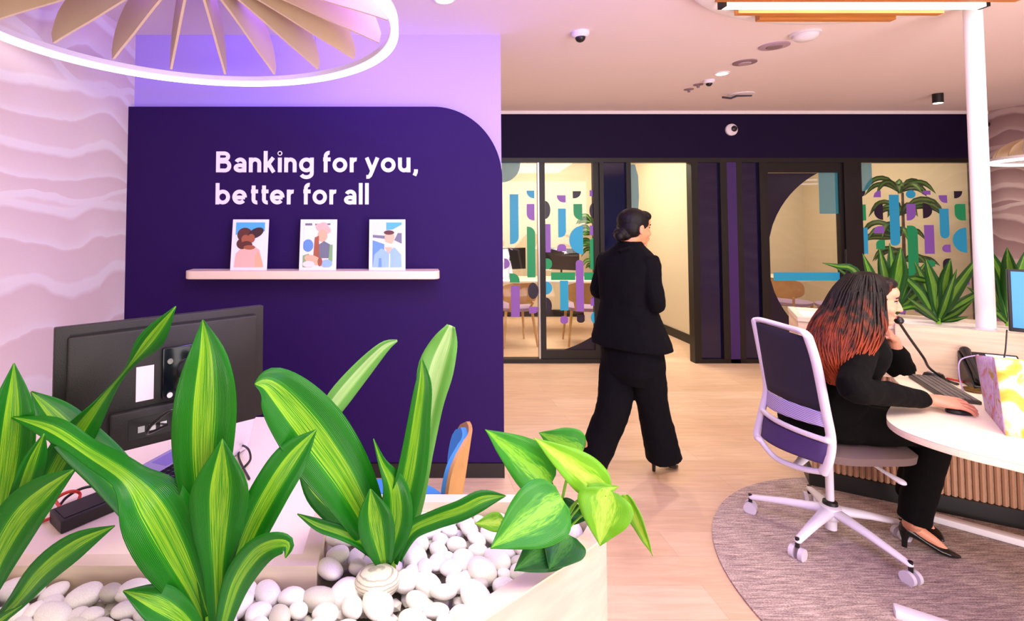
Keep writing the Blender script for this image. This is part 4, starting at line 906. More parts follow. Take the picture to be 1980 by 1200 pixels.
# left monitor, back toward us
TL, TR = P(105, 635, 1.19), P(510, 590, 1.50)
ex = (TR-TL); zt = (TL.z+TR.z)/2; TL.z = TR.z = zt; ex.z = 0; wd = ex.length; ex.normalize(); ey = V((-ex.y, ex.x, 0)); ey = ey if ey.y > 0 else -ey; ez = V((0, 0, 1))
t = thing('desk_monitor', 'large dark monitor seen from behind on the service desk', 'monitor', (TL+TR)/2-V((0, 0, zt-.74)))
def mp(u, z, n_=0): return TL+ex*u*wd+ez*z-ey*n_     # n_ positive toward the camera
def mbox(nm, u0, u1, z0, z1, n0, n1, m_, bev=.003):
    bm = B(); c = (mp(u0, z0, n0)+mp(u1, z1, n1))/2; Rm = M((ex, ey, ez)).transposed(); box(bm, c, ((u1-u0)*wd, abs(n1-n0), abs(z1-z0)), Rm, bev=bev); return obj(nm, bm, m_, t)
mh = .315
mbox('rear_shell', 0, 1, -mh, 0, .0, -.022, plastic_mb); mbox('rear_bulge', .05, .95, -mh+.0, -.022, .018, .0005, plastic_mb, .006)
mbox('shell_groove', .06, .95, -.0215, -.0185, .0012, 0.0002, black, 0); mbox('lower_housing', .22, .82, -mh+.012, -.215, .034, .0185, plastic_mb, .006)
mbox('port_recess', .30, .60, -mh+.03, -.235, .0355, .0345, black, 0)
for u in (.34, .39, .44, .5): mbox('port', u, u+.03, -mh+.045, -mh+.06, .038, .036, metal, 0)
mbox('sticker', .335, .415, -.20, -.115, .0192, .0184, mat('pink white sticker', '#f2dbe4', .5), 0)
mbox('mount_plate', .45, .70, -.205, -.075, .028, .0185, mat('glossy black mount', '#0a0c18', .15), .004)
c = mp(.575, -.14, .03); bm = B(); Rm = M((ex, ey, ez)).transposed()
bm = B(); tube(bm, [c, c-ey*.035], .028, n=24); obj('mount_joint', bm, metal, t)
for du, dz in ((-.09, -.09+.14-.02), (.09, -.09+.14-.02), (-.09, -.055), (.09, -.055)):
    bm = B(); p = mp(.575+du, -.14+dz, .028); tube(bm, [p, p-ey*.004], .007, n=14); obj('screw', bm, metal, t)
pole = P(398, 760, 1.30); bm = B(); tube(bm, [V((pole.x, pole.y, .738)), V((pole.x, pole.y, 1.17))], .016, n=18); obj('stand_pole', bm, plastic_b, t)
bm = B(); tube(bm, [V((pole.x, pole.y, 1.16)), (V((pole.x, pole.y, 1.16))+c-ey*.035)/2, c-ey*.035], .014, n=14); obj('mount_arm', bm, plastic_b, t)
bm = B(); lathe(bm, [(.05, .7385), (.05, .75), (.02, .755)], (pole.x, pole.y, 0), 24); obj('desk_clamp', bm, plastic_b, t)
bm = B(); tube(bm, catmull([mp(.47, -mh+.05, .04), P(285, 838, 1.22), P(300, 815, 1.22), P(345, 795, 1.24), V((pole.x-.012, pole.y-.01, 1.0)), V((pole.x-.016, pole.y, .78))], 6), .0035, n=8); o = obj('signal_cable', bm, plastic_b, t)
# laptop
t = thing('laptop', 'lilac silver open laptop on service desk below the dark monitor', 'laptop', (-.72, 1.78, .738))
lap = mat('lilac silver aluminium', '#b9b0da', .35, metal=.3)
LA = PZ(268, 918, .75); LB = PZ(345, 862, .75)
lx = V((.93, -.36, 0)).normalized(); ly = V((.36, .93, 0)).normalized(); lo_ = V((-.93, 1.70, .7385))
def lq(u, v_, z=0): return lo_+lx*u+ly*v_+V((0, 0, z))
q2(bm := B(), lq(0, 0), lq(.24, 0), lq(.24, .33), lq(0, .33), .014); obj('base', bm, lap, t, bevel=.003)
q2(bm := B(), lq(.02, .11, .0143), lq(.085, .11, .0143), lq(.085, .22, .0143), lq(.02, .22, .0143), .0006); obj('touchpad', bm, mat('touchpad', '#8c80c4', .3), t, smooth=False)
bm = B()
for i in range(5):
    for j in range(13): q2(bm, lq(.10+i*.021, .025+j*.0218, .0143), lq(.117+i*.021, .025+j*.0218, .0143), lq(.117+i*.021, .043+j*.0218, .0143), lq(.10+i*.021, .043+j*.0218, .0143), .002)
o = obj('keyboard', bm, plastic_b, t, smooth=False)
q2(bm := B(), lq(.243, 0, .012), lq(.30, 0, .21), lq(.30, .33, .21), lq(.243, .33, .012), -.006); obj('display_lid', bm, mat('white laptop lid', '#efe9f4', .4), t, smooth=False)
q2(bm := B(), lq(.2425, .012, .02), lq(.2975, .012, .20), lq(.2975, .318, .20), lq(.2425, .318, .02), .0008); obj('display', bm, black, t, smooth=False)
# docking station and its cables
t = thing('docking_station', 'long flat black device on service desk behind the pebbles', 'electronic device', P(170, 990, 1.35))
a, b = PZ(118, 1018, .76), PZ(238, 968, .76); d_ = (b-a).normalized(); nn = V((-d_.y, d_.x, 0)); 
q2(bm := B(), V((a.x, a.y, .7385)), V((b.x, b.y, .7385)), V((b.x, b.y, .7385))+nn*.09, V((a.x, a.y, .7385))+nn*.09, .036); obj('case', bm, plastic_mb, t, bevel=.004)
q2(bm := B(), V((a.x, a.y, .7752))+d_*.01+nn*.008, V((b.x, b.y, .7752))-d_*.01+nn*.008, V((b.x, b.y, .7752))-d_*.01+nn*.082, V((a.x, a.y, .7752))+d_*.01+nn*.082, .0008); obj('top_plate', bm, black, t, smooth=False)
red = mat('red cable', '#c8342a', .45)
def cable(nm, pts, r, m_, lab, cat='cable', group=None):
    o = obj(nm, tube(B(), catmull(pts, 7), r, n=8, dome=True), m_); tag(o, lab, cat, group); return o
cable('power_cable', [PZ(75, 1010, .744), PZ(100, 1000, .75), PZ(118, 985, .77), PZ(108, 965, .765), PZ(135, 950, .78), PZ(155, 955, .76), PZ(140, 985, .75), PZ(120, 1000, .746)], .0045, red, 'tangled red cable on service desk at far left')
cable('power_cable', [PZ(110, 985, .744), PZ(130, 960, .76), PZ(165, 942, .772), PZ(215, 938, .76), PZ(262, 945, .745)], .004, plastic_b, 'black cable arching from red tangle toward the laptop')
cable('power_cable', [PZ(470, 905, .743), PZ(484, 888, .76), PZ(480, 868, .78), PZ(466, 862, .765), PZ(462, 885, .745), PZ(482, 925, .743)], .004, plastic_b, 'small black cable loop near right side of the laptop')

# shell chair with blue pad at the service desk
shell_chair('blue padded shell chair with pale wooden back behind the planter', blue_f, (-.06, 2.0, 0), rad(80), None, 1.25)

# ------------------------------------------------------------------ items on the curved desk
DZ = .732
def oriented(c, ang): return M.Translation(c) @ M.Rotation(ang, 4, 'Z')
# keyboard
k0, k1, k3 = PZ(1762, 722, DZ+.01), PZ(1838, 762, DZ+.01), PZ(1812, 712, DZ+.01)
kc = PZ(1822, 754, DZ); kd = (PZ(1852, 757, DZ)-PZ(1785, 717, DZ)); ang = math.atan2(kd.y, kd.x)
t = thing('keyboard', 'dark full-size keyboard on the curved desk before the seated woman', 'keyboard', kc)
bm = B(); box(bm, (0, 0, .009), (.40, .13, .016), bev=.004); bm.transform(oriented(kc, ang)); obj('case', bm, mat('charcoal plastic', '#3c3838', .5), t)
bm = B()
for i in range(5):
    for j in range(20): box(bm, (-.188+j*.0198, -.046+i*.0225, .0195), (.0165, .0185, .005))
bm.transform(oriented(kc, ang)); o = obj('keys', bm, mat('grey keycaps', '#6a6461', .6), t, smooth=False)
# desk phone
pc = PZ(1868, 748, DZ); t = thing('desk_phone', 'black desk phone with lit screen on desk beside the handset cradle', 'telephone', pc)
T_ = oriented(pc+V((.12, -.02, 0)), rad(-30))
bm = B(); v = [(-.10, -.09, 0), (.12, -.09, 0), (.12, .09, 0), (-.10, .09, 0), (-.10, -.09, .02), (.12, -.09, .02), (.12, .09, .16), (-.10, .09, .16)]
vv = [bm.verts.new(p) for p in v]; [bm.faces.new([vv[i] for i in f]) for f in ((3, 2, 1, 0), (4, 5, 6, 7), (0, 1, 5, 4), (1, 2, 6, 5), (2, 3, 7, 6), (3, 0, 4, 7))]
bm.transform(T_); obj('body', bm, plastic_b, t, bevel=.004)
def tilted(u0, u1, v0, v1, h, m_, nm, mm=None):
    z = lambda y_: .02+(y_+.09)/.18*.14
    bm = B(); q2(bm, (u0, v0, z(v0)+.0005), (u1, v0, z(v0)+.0005), (u1, v1, z(v1)+.0005), (u0, v1, z(v1)+.0005), h); bm.transform(T_); return obj(nm, bm, m_, t, smooth=False)
tilted(0.0, .11, .02, .08, .002, mat('phone display', '#bcd8f4', .3, emit='#a8ccf2', es=.7), 'display')
for i in range(4):
    for j in range(3): tilted(.005+j*.033, .03+j*.033, -.08+i*.024, -.062+i*.024, .004, mat('phone key', '#4a4648', .5), 'key')
bm = B(); tube(bm, [(-.075, -.08, .05), (-.075, -.04, .075), (-.075, .03, .13), (-.075, .075, .165)], [.022, .014, .014, .022], n=12, dome=True); bm.transform(T_); obj('handset', bm, plastic_b, t)
cable('handset_cord', [P(1738, 622, 2.57), P(1758, 652, 2.61), P(1785, 690, 2.64), PZ(1798, 712, .80), PZ(1830, 734, .742), PZ(1852, 742, .742)], .006, plastic_b, 'dark cord slanting down from seated woman to the desk phone')
t = thing('headset_puck', 'round black cable puck between keyboard and desk phone', 'electronic device', PZ(1804, 728, DZ))
obj('puck', lathe(B(), [(.04, 0), (.046, .008), (.04, .022), (.02, .028)], PZ(1804, 728, DZ), 28), plastic_b, t); obj('puck_ring', lathe(B(), [(.03, .0262), (.026, .031)], PZ(1804, 728, DZ), 28), metal, t)
c = PZ(1884, 757, DZ); t = thing('small_dish', 'small round brass rimmed dish near the paper bag', 'dish', c)
obj('bowl', lathe(B(), [(.03, 0), (.042, .014), (.04, .014), (.028, .004)], c, 28), mat('aged brass', '#7d5f2e', .35, metal=.6), t)
o = obj('pen', tube(B(), [PZ(1832, 731, DZ+.006), PZ(1862, 738, DZ+.006)], .005, n=8, dome=True), red); tag(o, 'red pen lying behind the keyboard on the curved desk', 'pen')
# mouse
MC = PZ(1858, 799, DZ); t = thing('computer_mouse', 'black mouse under the right hand of the seated woman', 'computer mouse', MC)
mang = math.atan2(-.25, 1)
bm = B(); loft(bm, [((0, 0, .001), (.052, 0, 0), (0, .030, 0)), ((0, 0, .010), (.055, 0, 0), (0, .032, 0)), ((-.005, 0, .022), (.044, 0, 0), (0, .026, 0)), ((-.008, 0, .031), (.022, 0, 0), (0, .013, 0))], 24); bm.transform(oriented(MC, mang)); obj('shell', bm, plastic_b, t)
bm = B(); box(bm, (.032, 0, .0215), (.014, .004, .006)); bm.transform(oriented(MC, mang)); obj('scroll_wheel', bm, metal, t)
# right monitor, screen visible
t = thing('desk_monitor', 'monitor with lit blue screen at right picture edge over curved desk', 'monitor', (3.1, 2.4, DZ))
a = P(1945, 520, 2.50); b = P(1953, 640, 2.50); a.x = b.x = (a.x+b.x)/2; ex2 = V((.75, -.66, 0)).normalized(); q = .54
q2(bm := B(), b, b+ex2*q, a+ex2*q, a, -.02); obj('screen_housing', bm, plastic_b, t, bevel=.003)
sc = mat('blue lit screen', '#3f86cf', .3, emit='#5f9fdc', es=.3); nn = ex2.cross(V((0, 0, 1))); nn = nn if nn.y < 0 else -nn; ins_ = .012
q2(bm := B(), b+ex2*ins_+V((0, 0, .02))+nn*.0012, b+ex2*(q-ins_)+V((0, 0, .02))+nn*.0012, a+ex2*(q-ins_)-V((0, 0, .01))+nn*.0012, a+ex2*ins_-V((0, 0, .01))+nn*.0012, .0006); obj('display', bm, sc, t, smooth=False)
m0 = b+ex2*q*.5-nn*.06; obj('stand_pole', tube(B(), [V((m0.x, m0.y, DZ)), V((m0.x, m0.y, 1.2))], .018, n=16), plastic_b, t)
obj('mount_arm', tube(B(), [V((m0.x, m0.y, 1.18)), b+ex2*q*.5+V((0, 0, .15))-nn*.02], .02), plastic_b, t)
cable('monitor_cable', [b+V((.012, .02, .0)), b+V((0, .02, -.1)), b+V((-.005, .03, -.18)), V((b.x+.05, b.y+.08, DZ+.005))], .003, plastic_b, 'thin black cable hanging from the blue-lit monitor')
# paper bag with flowers print
bagm = mat('floral paper', '#fbf3c8', .6); nt, b_ = nodes_of(bagm)
def bag_material(m_, cols, sc_):
    nt, b_ = nodes_of(m_); tc = nt.nodes.new('ShaderNodeTexCoord'); prev = None
    n1 = nt.nodes.new('ShaderNodeTexNoise'); n1.inputs['Scale'].default_value = sc_; n1.inputs['Detail'].default_value = 4; n1.inputs['Distortion'].default_value = 1.2; nt.links.new(tc.outputs['Object'], n1.inputs['Vector'])
    r = nt.nodes.new('ShaderNodeValToRGB'); e = r.color_ramp.elements; e[0].color = col(cols[0][1]); e[0].position = cols[0][0]; e[1].color = col(cols[-1][1]); e[1].position = cols[-1][0]
    for p_, h_ in cols[1:-1]: q_ = e.new(p_); q_.color = col(h_)
    nt.links.new(n1.outputs['Fac'], r.inputs[0]); nt.links.new(r.outputs[0], b_.inputs['Base Color'])
bag_material(bagm, [(.30, '#7f9a4c'), (.37, '#ece4c4'), (.48, '#efe8cc'), (.55, '#e8cc58'), (.66, '#dba822')], 9)
bags = mat('lilac floral paper side', '#cdb4e0', .6); bag_material(bags, [(.34, '#b0903a'), (.42, '#d8bfe6'), (.56, '#c9acdf'), (.68, '#c96a3a')], 12)
t = thing('paper_bag', 'white and yellow floral paper gift bag with lilac side on desk', 'gift bag', PZ(1945, 840, DZ))
c0 = PZ(1945, 842, DZ); c1 = c0+V((.30, -.17, 0)); c2 = PZ(1905, 792, DZ); c3 = c2+V((.30, -.17, 0)); up_ = V((-.03, .03, .285)); 
T0, T2 = P(1923, 692, 2.10), P(1886, 686, 2.34); T1, T3 = T0+(c1-c0), T2+(c3-c2)
def sheet(nm, a, b, c, d, m_, n_=8, wr=.004, sd=1):
    bm = B(); rn = random.Random(sd); g = [[None]*(n_+1) for _ in range(n_+1)]; nr = (b-a).cross(d-a).normalized()
    for i in range(n_+1):
        for j in range(n_+1):
            u, v_ = i/n_, j/n_; p = a*(1-u)*(1-v_)+b*u*(1-v_)+c*u*v_+d*(1-u)*v_; k = rn.uniform(-wr, wr) if 0 < i < n_ and 0 < j < n_ else 0; g[i][j] = bm.verts.new(p+nr*k)
    for i in range(n_):
        for j in range(n_): bm.faces.new((g[i][j], g[i+1][j], g[i+1][j+1], g[i][j+1]))
    o = obj(nm, bm, m_, t); s_ = o.modifiers.new('thickness', 'SOLIDIFY'); s_.thickness = .001; return o
sheet('front_face', c0, c1, T1, T0, bagm, sd=2); mid0 = (c0+c2)/2; midT = (T0+T2)/2+V((.035, -.0, 0)); 
sheet('side_gusset', c2, mid0, midT, T2, bags, sd=3); sheet('side_gusset', mid0, c0, T0, midT, bags, sd=4); sheet('back_face', c3, c2, T2, T3, bagm, sd=5); sheet('far_gusset', c1, c3, T3, T1, bags, sd=6)
bm = B(); bm.faces.new([bm.verts.new(p+V((0, 0, .001))) for p in (c0, c1, c3, c2)]); obj('bag_base', bm, bags, t, smooth=False)
h0 = T2+(T3-T2)*.25; obj('bag_handle', tube(B(), catmull([T2+V((.015, 0, 0)), T2+V((-.035, .03, -.03)), T2+V((-.045, .03, -.10)), T2+V((-.03, .03, -.17))], 6), .0025, n=6), mat('lilac ribbon', '#cbb8e4', .6), t)

# ------------------------------------------------------------------ office chair
OC = V((2.14, 2.61, 0)); fr = mat('pale grey chair plastic', '#e9e1ee', .45)
t = thing('office_chair', 'white framed swivel chair with dark mesh back holding the seated woman', 'chair', OC)
for k_ in range(5):
    a = rad((66, 140, 209, 283, 357)[k_]); d_ = V((cos(a), sin(a), 0)); p0 = OC+V((0, 0, .135))+d_*.03; p1 = OC+d_*.33+V((0, 0, .085))
    bm = B(); tube(bm, [p0, (p0+p1)/2+V((0, 0, .004)), p1], [.030, .023, .016], n=12, flat=.75, hint=V((0, 0, 1)), dome=True); lg = obj('base_arm', bm, fr, t)
    s_ = V((-d_.y, d_.x, 0)); cc = OC+d_*.335+V((0, 0, .030))
    for s2 in (-1, 1):
        bm = B(); tube(bm, [cc+s_*s2*.010, cc+s_*s2*.028], .0295, n=22); w_ = obj('caster_wheel', bm, mat('caster grey', '#cfc4d4', .5), t)
    bm = B(); tube(bm, [cc+V((0, 0, .025)), cc+V((0, 0, .07))], .009, n=12); obj('caster_stem', bm, plastic_b, t)
obj('hub', lathe(B(), [(.03, .09), (.045, .11), (.045, .155), (.03, .165)], OC, 28), fr, t)
obj('column_tail', lathe(B(), [(.024, .045), (.026, .09)], OC, 24), fr, t)
obj('gas_collar', lathe(B(), [(.032, .165), (.03, .18), (.022, .185)], OC, 24), black, t)
obj('gas_lift', cyl(B(), OC+V((0, 0, .18)), OC+V((0, 0, .42)), .017), fr, t)
bm = B(); box(bm, OC+V((.02, 0, .435)), (.28, .16, .045), bev=.012); obj('tilt_mechanism', bm, mat('cream mechanism', '#cfc3b6', .5), t)
bm = B(); tube(bm, [OC+V((.1, -.08, .43)), OC+V((.13, -.16, .40)), OC+V((.15, -.22, .385))], [.009, .012, .02], flat=.6, dome=True); obj('tilt_lever', bm, fr, t)
seatm = mat('taupe seat fabric', '#6e5a58', .9, bump=.15, bscale=300)
bm = B(); sc_ = OC+V((.03, -.02, 0)); loft(bm, [(sc_+V((0, 0, .462)), (.20, 0, 0), (0, .20, 0)), (sc_+V((0, 0, .47)), (.235, 0, 0), (0, .235, 0)), (sc_+V((0, 0, .505)), (.24, 0, 0), (0, .24, 0)), (sc_+V((0, 0, .525)), (.21, 0, 0), (0, .21, 0))], 36, 4); obj('seat', bm, seatm, t)
# back: near (right) bar and far (left) bar
nb = [P(1562, 650, 2.36), P(1578, 700, 2.36), P(1596, 790, 2.36), P(1607, 850, 2.37), P(1602, 890, 2.40), P(1592, 912, 2.44)]
fb = [P(1459, 620, 2.82), P(1468, 665, 2.82), P(1482, 745, 2.82), P(1474, 790, 2.82), P(1463, 838, 2.82), P(1470, 850, 2.78)]
top = [fb[0], P(1470, 618, 2.79), P(1520, 632, 2.58), P(1551, 641, 2.40), nb[0]]
bm = B(); tube(bm, catmull(top, 5), .014, n=12, flat=1.5, hint=V((1, 0, 0)), dome=True); tube(bm, catmull(nb, 5), [.0165]*26 if False else .0175, n=12, flat=1.3, hint=V((0, 1, 0)), dome=True); tube(bm, catmull(fb, 5), .0155, n=12, flat=1.3, hint=V((0, 1, 0)), dome=True)
low = [fb[-1], P(1500, 885, 2.68), P(1550, 905, 2.54), nb[-1]]; tube(bm, catmull(low, 5), .014, n=12, dome=True)
def onb(lst, y):   # point of a bar at picture height y
    best = min(((abs(P(0, 0, 1).x*0+(yy-y)), p) for yy, p in lst), key=lambda q: q[0]); return best[1]
NB = [(650, nb[0]), (700, nb[1]), (790, nb[2]), (850, nb[3]), (890, nb[4])]; FB = [(620, fb[0]), (665, fb[1]), (745, fb[2]), (790, fb[3]), (838, fb[4])]
def bow(a, b, k, n_=8):    # slightly bowed line between the bars
    return [a+(b-a)*i/n_+V((-k*4*(i/n_)*(1-i/n_), 0, 0)) for i in range(n_+1)]
cl0, cl1 = fb[3]+V((0, 0, -.0)), P(1604, 838, 2.365); tube(bm, bow(P(1474, 792, 2.82), P(1600, 852, 2.365), .045), .0135, n=10, dome=True)
fused('back_frame', bm, fr, t, voxel=.004, smooth=3)
def backsheet(nm, zt_pair, zb_pair, m_, k0, k1, n_=12, th=.003, inset_=.02):
    (fa, na), (fz, nz) = zt_pair, zb_pair; A = bow(fa, na, k0, n_); Z = bow(fz, nz, k1, n_); bm = B(); g = []
    for i in range(n_+1): g.append([bm.verts.new(A[i]+(Z[i]-A[i])*j/8+V((-(.0)*j, 0, 0))) for j in range(9)])
    for i in range(n_):
        for j in range(8): bm.faces.new((g[i][j], g[i+1][j], g[i+1][j+1], g[i][j+1]))
    o = obj(nm, bm, m_, t); s_ = o.modifiers.new('thickness', 'SOLIDIFY'); s_.thickness = th; return o
mesh_m = mat('dark violet mesh fabric', '#241c38', .85, bump=.3, bscale=500); lum = mat('pale perforated support', '#b9a9dc', .6); nt, b_ = nodes_of(lum)
wv = nt.nodes.new('ShaderNodeTexWave'); wv.bands_direction = 'Z'; wv.inputs['Scale'].default_value = 38; wv.inputs['Distortion'].default_value = 1.5; tc = nt.nodes.new('ShaderNodeTexCoord'); nt.links.new(tc.outputs['Object'], wv.inputs['Vector'])
rr_ = nt.nodes.new('ShaderNodeValToRGB'); rr_.color_ramp.elements[0].color = col('#7c6ab4'); rr_.color_ramp.elements[0].position = .2; rr_.color_ramp.elements[1].color = col('#cfc2ea'); rr_.color_ramp.elements[1].position = .5; nt.links.new(wv.outputs['Fac'], rr_.inputs[0]); nt.links.new(rr_.outputs[0], b_.inputs['Base Color'])
backsheet('mesh_panel', (P(1461, 622, 2.81), P(1560, 652, 2.37)), (P(1484, 752, 2.81), P(1592, 796, 2.37)), mesh_m, 0, .03)
backsheet('lumbar_support', (P(1484, 753, 2.81), P(1592, 797, 2.37)), (P(1482, 782, 2.81), P(1596, 826, 2.37)), lum, .032, .05)
backsheet('lower_back_panel', (P(1478, 800, 2.81), P(1600, 858, 2.37)), (P(1472, 842, 2.79), P(1596, 898, 2.41)), mat('violet fabric', '#4a3470', .85, bump=.2, bscale=400), .045, .05)
bm = B(); tube(bm, [OC+V((-.08, 0, .435)), P(1535, 905, 2.60)+V((0, 0, .0)), ], [.03, .018], flat=.6); obj('back_bracket', bm, fr, t)

# ------------------------------------------------------------------ people
def basis(az, tilt=0):
    f = V((sin(rad(az)), cos(rad(az)), 0)); s = V((f.y, -f.x, 0)); u = V((0, 0, 1))
    R_ = M.Rotation(rad(-tilt), 3, s) ; return R_ @ f, s, R_ @ u      # tilt > 0 looks down
def limb(bm, pts, rs, n=14, sub=4):
    q = catmull([tuple(p)+(r,) for p, r in zip(pts, rs)], sub); tube(bm, [V(a[:3]) for a in q], [a[3] for a in q], n, dome=True)
def eb(bm, c, f, s, u, o, r):      # ellipsoid; o, r given as (side, forward, up)
    R_ = M((s, f, u)).transposed(); ball(bm, c+s*o[0]+f*o[1]+u*o[2], r, R_, seg=20)
def head(bm, c, f, s, u, k=1.0):
    E_ = lambda o, r: eb(bm, c, f, s, u, tuple(a*k for a in o), tuple(a*k for a in r))
    E_((0, -.012, .034), (.073, .093, .080)); E_((0, .022, -.018), (.062, .070, .080)); E_((0, .028, -.072), (.045, .052, .032)); E_((0, .072, -.096), (.020, .018, .018)); E_((0, .074, -.080), (.022, .015, .014))
    E_((0, .052, .046), (.054, .038, .040)); E_((0, .070, .024), (.044, .018, .012)); E_((.034, .055, -.030), (.024, .026, .026)); E_((-.034, .055, -.030), (.024, .026, .026))
    tube(bm, [c+(f*.084+u*.016)*k, c+(f*.098-u*.008)*k, c+(f*.106-u*.028)*k], [.007*k, .009*k, .011*k], 12, dome=True)
    E_((.012, .093, -.030), (.008, .009, .007)); E_((-.012, .093, -.030), (.008, .009, .007)); E_((0, .086, -.056), (.024, .012, .007)); E_((0, .085, -.068), (.020, .012, .007))
    for q in (-1, 1): E_((q*.074, -.008, -.006), (.009, .018, .031)); E_((q*.074, -.004, -.032), (.007, .010, .010))
def face_bits(t, c, f, s, u, k=1.0, lip='#b05050'):
    for q in (-1, 1):
        bm = B(); eb(bm, c, f, s, u, (q*.030*k, .0670*k, .006*k), (.013*k, .0115*k, .0065*k)); eo = obj('eye', bm, mat('eye white', '#cfc2bc', .5), t)
        bm = B(); tube(bm, catmull([c+(s*q*.016+f*.079+u*.010)*k, c+(s*q*.030+f*.080+u*.0145)*k, c+(s*q*.045+f*.067+u*.010)*k], 3), .0026*k, n=8, dome=True); obj('eyelash', bm, mat('dark brow', '#140a08', .8), t)
        bm = B(); eb(bm, c, f, s, u, (q*.030*k, .0762*k, .006*k), (.007*k, .004*k, .006*k)); obj('iris', bm, mat('dark iris', '#1c100a', .1), eo)
        bm = B(); b0 = c+(s*q*.014+f*.090+u*.026)*k; b1 = c+(s*q*.032+f*.084+u*.032)*k; b2 = c+(s*q*.046+f*.070+u*.027)*k
        tube(bm, catmull([b0, b1, b2], 3), .0032*k, n=8, dome=True); obj('eyebrow', bm, mat('dark brow', '#140a08', .8), t)
    bm = B(); eb(bm, c, f, s, u, (0, .090*k, -.0565*k), (.022*k, .010*k, .0055*k)); eb(bm, c, f, s, u, (0, .089*k, -.0675*k), (.018*k, .010*k, .006*k)); obj('lips', bm, mat('lips', lip, .4), t)
def hand(bm, w_, d, nrm, thumb, curl=(15, 20, 15), k=1.0, spread=.1, tcurl=20):
    """w_ wrist, d finger direction, nrm back of the hand, thumb = +1/-1 side along nrm x d"""
    d = d.normalized(); nrm = (nrm-d*nrm.dot(d)).normalized(); l = nrm.cross(d)*thumb
    loft(bm, [(w_+d*a*k, l*b*k, nrm*c_*k) for a, b, c_ in ((-.02, .024, .017), (.01, .027, .017), (.04, .037, .016), (.075, .041, .013), (.092, .038, .010))], 18, 2.4)
    for i, (off, ln, r) in enumerate(((.032, .072, .0080), (.0108, .080, .0082), (-.0108, .075, .0079), (-.031, .060, .0070))):
        p = w_+(d*(.080-.004*abs(i-1))+l*off)*k; dv = (d+l*(off*spread*12)).normalized(); pts = [p-dv*.015*k, p]; an = 0
        for sgm, cu in zip((.45, .32, .25), curl):
            an += cu; q = M.Rotation(rad(an), 3, nrm.cross(dv)) @ dv; q = q if True else q
            pts.append(pts[-1]+q*ln*sgm*k)
        tube(bm, pts, [r*k*1.05, r*k*1.05, r*k, r*k*.92, r*k*.8], 10, dome=True)
    p = w_+(d*.022+l*.026-nrm*.004)*k; td = (d*.72+l*.62-nrm*.25).normalized(); pts = [p-td*.01*k, p+td*.030*k]
    t2 = (d*.95+l*.25-nrm*.3*tcurl/20).normalized(); pts += [pts[-1]+t2*.028*k, pts[-1]+t2*.050*k]
    tube(bm, pts, [.015*k, .012*k, .0105*k, .008*k], 10, dome=True)
def pump(t, heel, toe, parent=None, strap=False):
    heel = V((heel[0], heel[1], 0)); toe = V((toe[0], toe[1], 0)); d = (toe-heel).normalized(); L_ = (toe-heel).length; s = V((d.y, -d.x, 0)); u = V((0, 0, 1))
    P3 = lambda a, z: heel+d*a*L_+u*z
    bm = B(); loft(bm, [(P3(-.02, .100), s*.012, u*.022), (P3(.04, .096), s*.026, u*.030), (P3(.2, .080), s*.029, u*.022), (P3(.42, .052), s*.030, u*.016), (P3(.62, .030), s*.036, u*.018), (P3(.78, .022), s*.038, u*.018), (P3(.92, .014), s*.024, u*.012), (P3(1.02, .010), s*.006, u*.006)], 20)
    tube(bm, [P3(.06, .085), P3(.05, .04), P3(.045, .0)], [.022, .012, .010], 12); return fused('shoe', bm, shoe_b, t, voxel=.0035, smooth=3)
def foot_skin(bm, ankle, heel, toe):
    heel = V((heel[0], heel[1], 0)); toe = V((toe[0], toe[1], 0)); d = (toe-heel).normalized(); L_ = (toe-heel).length; s = V((d.y, -d.x, 0)); u = V((0, 0, 1)); P3 = lambda a, z: heel+d*a*L_+u*z
    limb(bm, [ankle+u*.10, ankle, P3(.16, .115), P3(.34, .090), P3(.56, .060), P3(.74, .030)], [.040, .032, .030, .027, .023, .016])

# ---- walking woman
f, s, u = basis(50); lf, ls, _ = basis(66); O_ = P(1222, 912, 3.12)
pel = P(1222, 672, 3.14)
t = thing('person', 'person with dark low bun in black trouser suit walking away across floor', 'person', (pel.x, pel.y, 0))
hf, hs_, hu = basis(78, 6); hc = P(1228, 441, 3.14); nk = P(1216, 486, 3.14)
chest = P(1212, 530, 3.14); waist = P(1214, 590, 3.14)
shR = P(1254, 507, 3.03); shL = P(1174, 503, 3.26); elR = P(1268, 588, 2.99); elL = P(1158, 562, 3.32); wrR = P(1232, 566, 3.30); wrL = P(1192, 560, 3.42)
hpR = pel+ls*.085-V((0, 0, .04)); hpL = pel-ls*.085-V((0, 0, .04)); knR = P(1262, 790, 3.10); knL = P(1190, 785, 3.14); anR = P(1274, 878, 3.14); anL = P(1140, 898, 3.12)
heR = PZ(1262, 911, 0); toR = PZ(1262, 911, 0)+(V((.90, .25, 0)).normalized()*.19); heL = anL.copy(); heL.z = 0; toL = heL+V((.12, .09, 0))
bm = B(); head(bm, hc, hf, hs_, hu, .98)
limb(bm, [hc-hf*.02-hu*.06, (hc+nk)/2-hf*.02-u*.03, nk-u*.03], [.052, .050, .060]); limb(bm, [nk-u*.05, chest, waist, pel], [.05, .085, .085, .10])
for sh, el, wr in ((shR, elR, wrR), (shL, elL, wrL)): limb(bm, [sh-(sh-chest)*.35, sh, (sh+el)/2, el, el+(wr-el)*.5, wr], [.04, .042, .038, .036, .030, .022])
for hp, kn, an_, he, to in ((hpR, knR, anR, heR, toR), (hpL, knL, anL, heL, toL)): limb(bm, [hp, (hp+kn)/2, kn, (kn+an_)/2, an_], [.070, .06, .045, .04, .030])
foot_skin(bm, anR, heR, toR); foot_skin(bm, anL+u*.02, heL, toL)
hand(bm, wrR, (wrL-wrR+f*.1), f, -1, (35, 40, 30)); hand(bm, wrL, (wrR-wrL+f*.12), f, 1, (35, 40, 30))
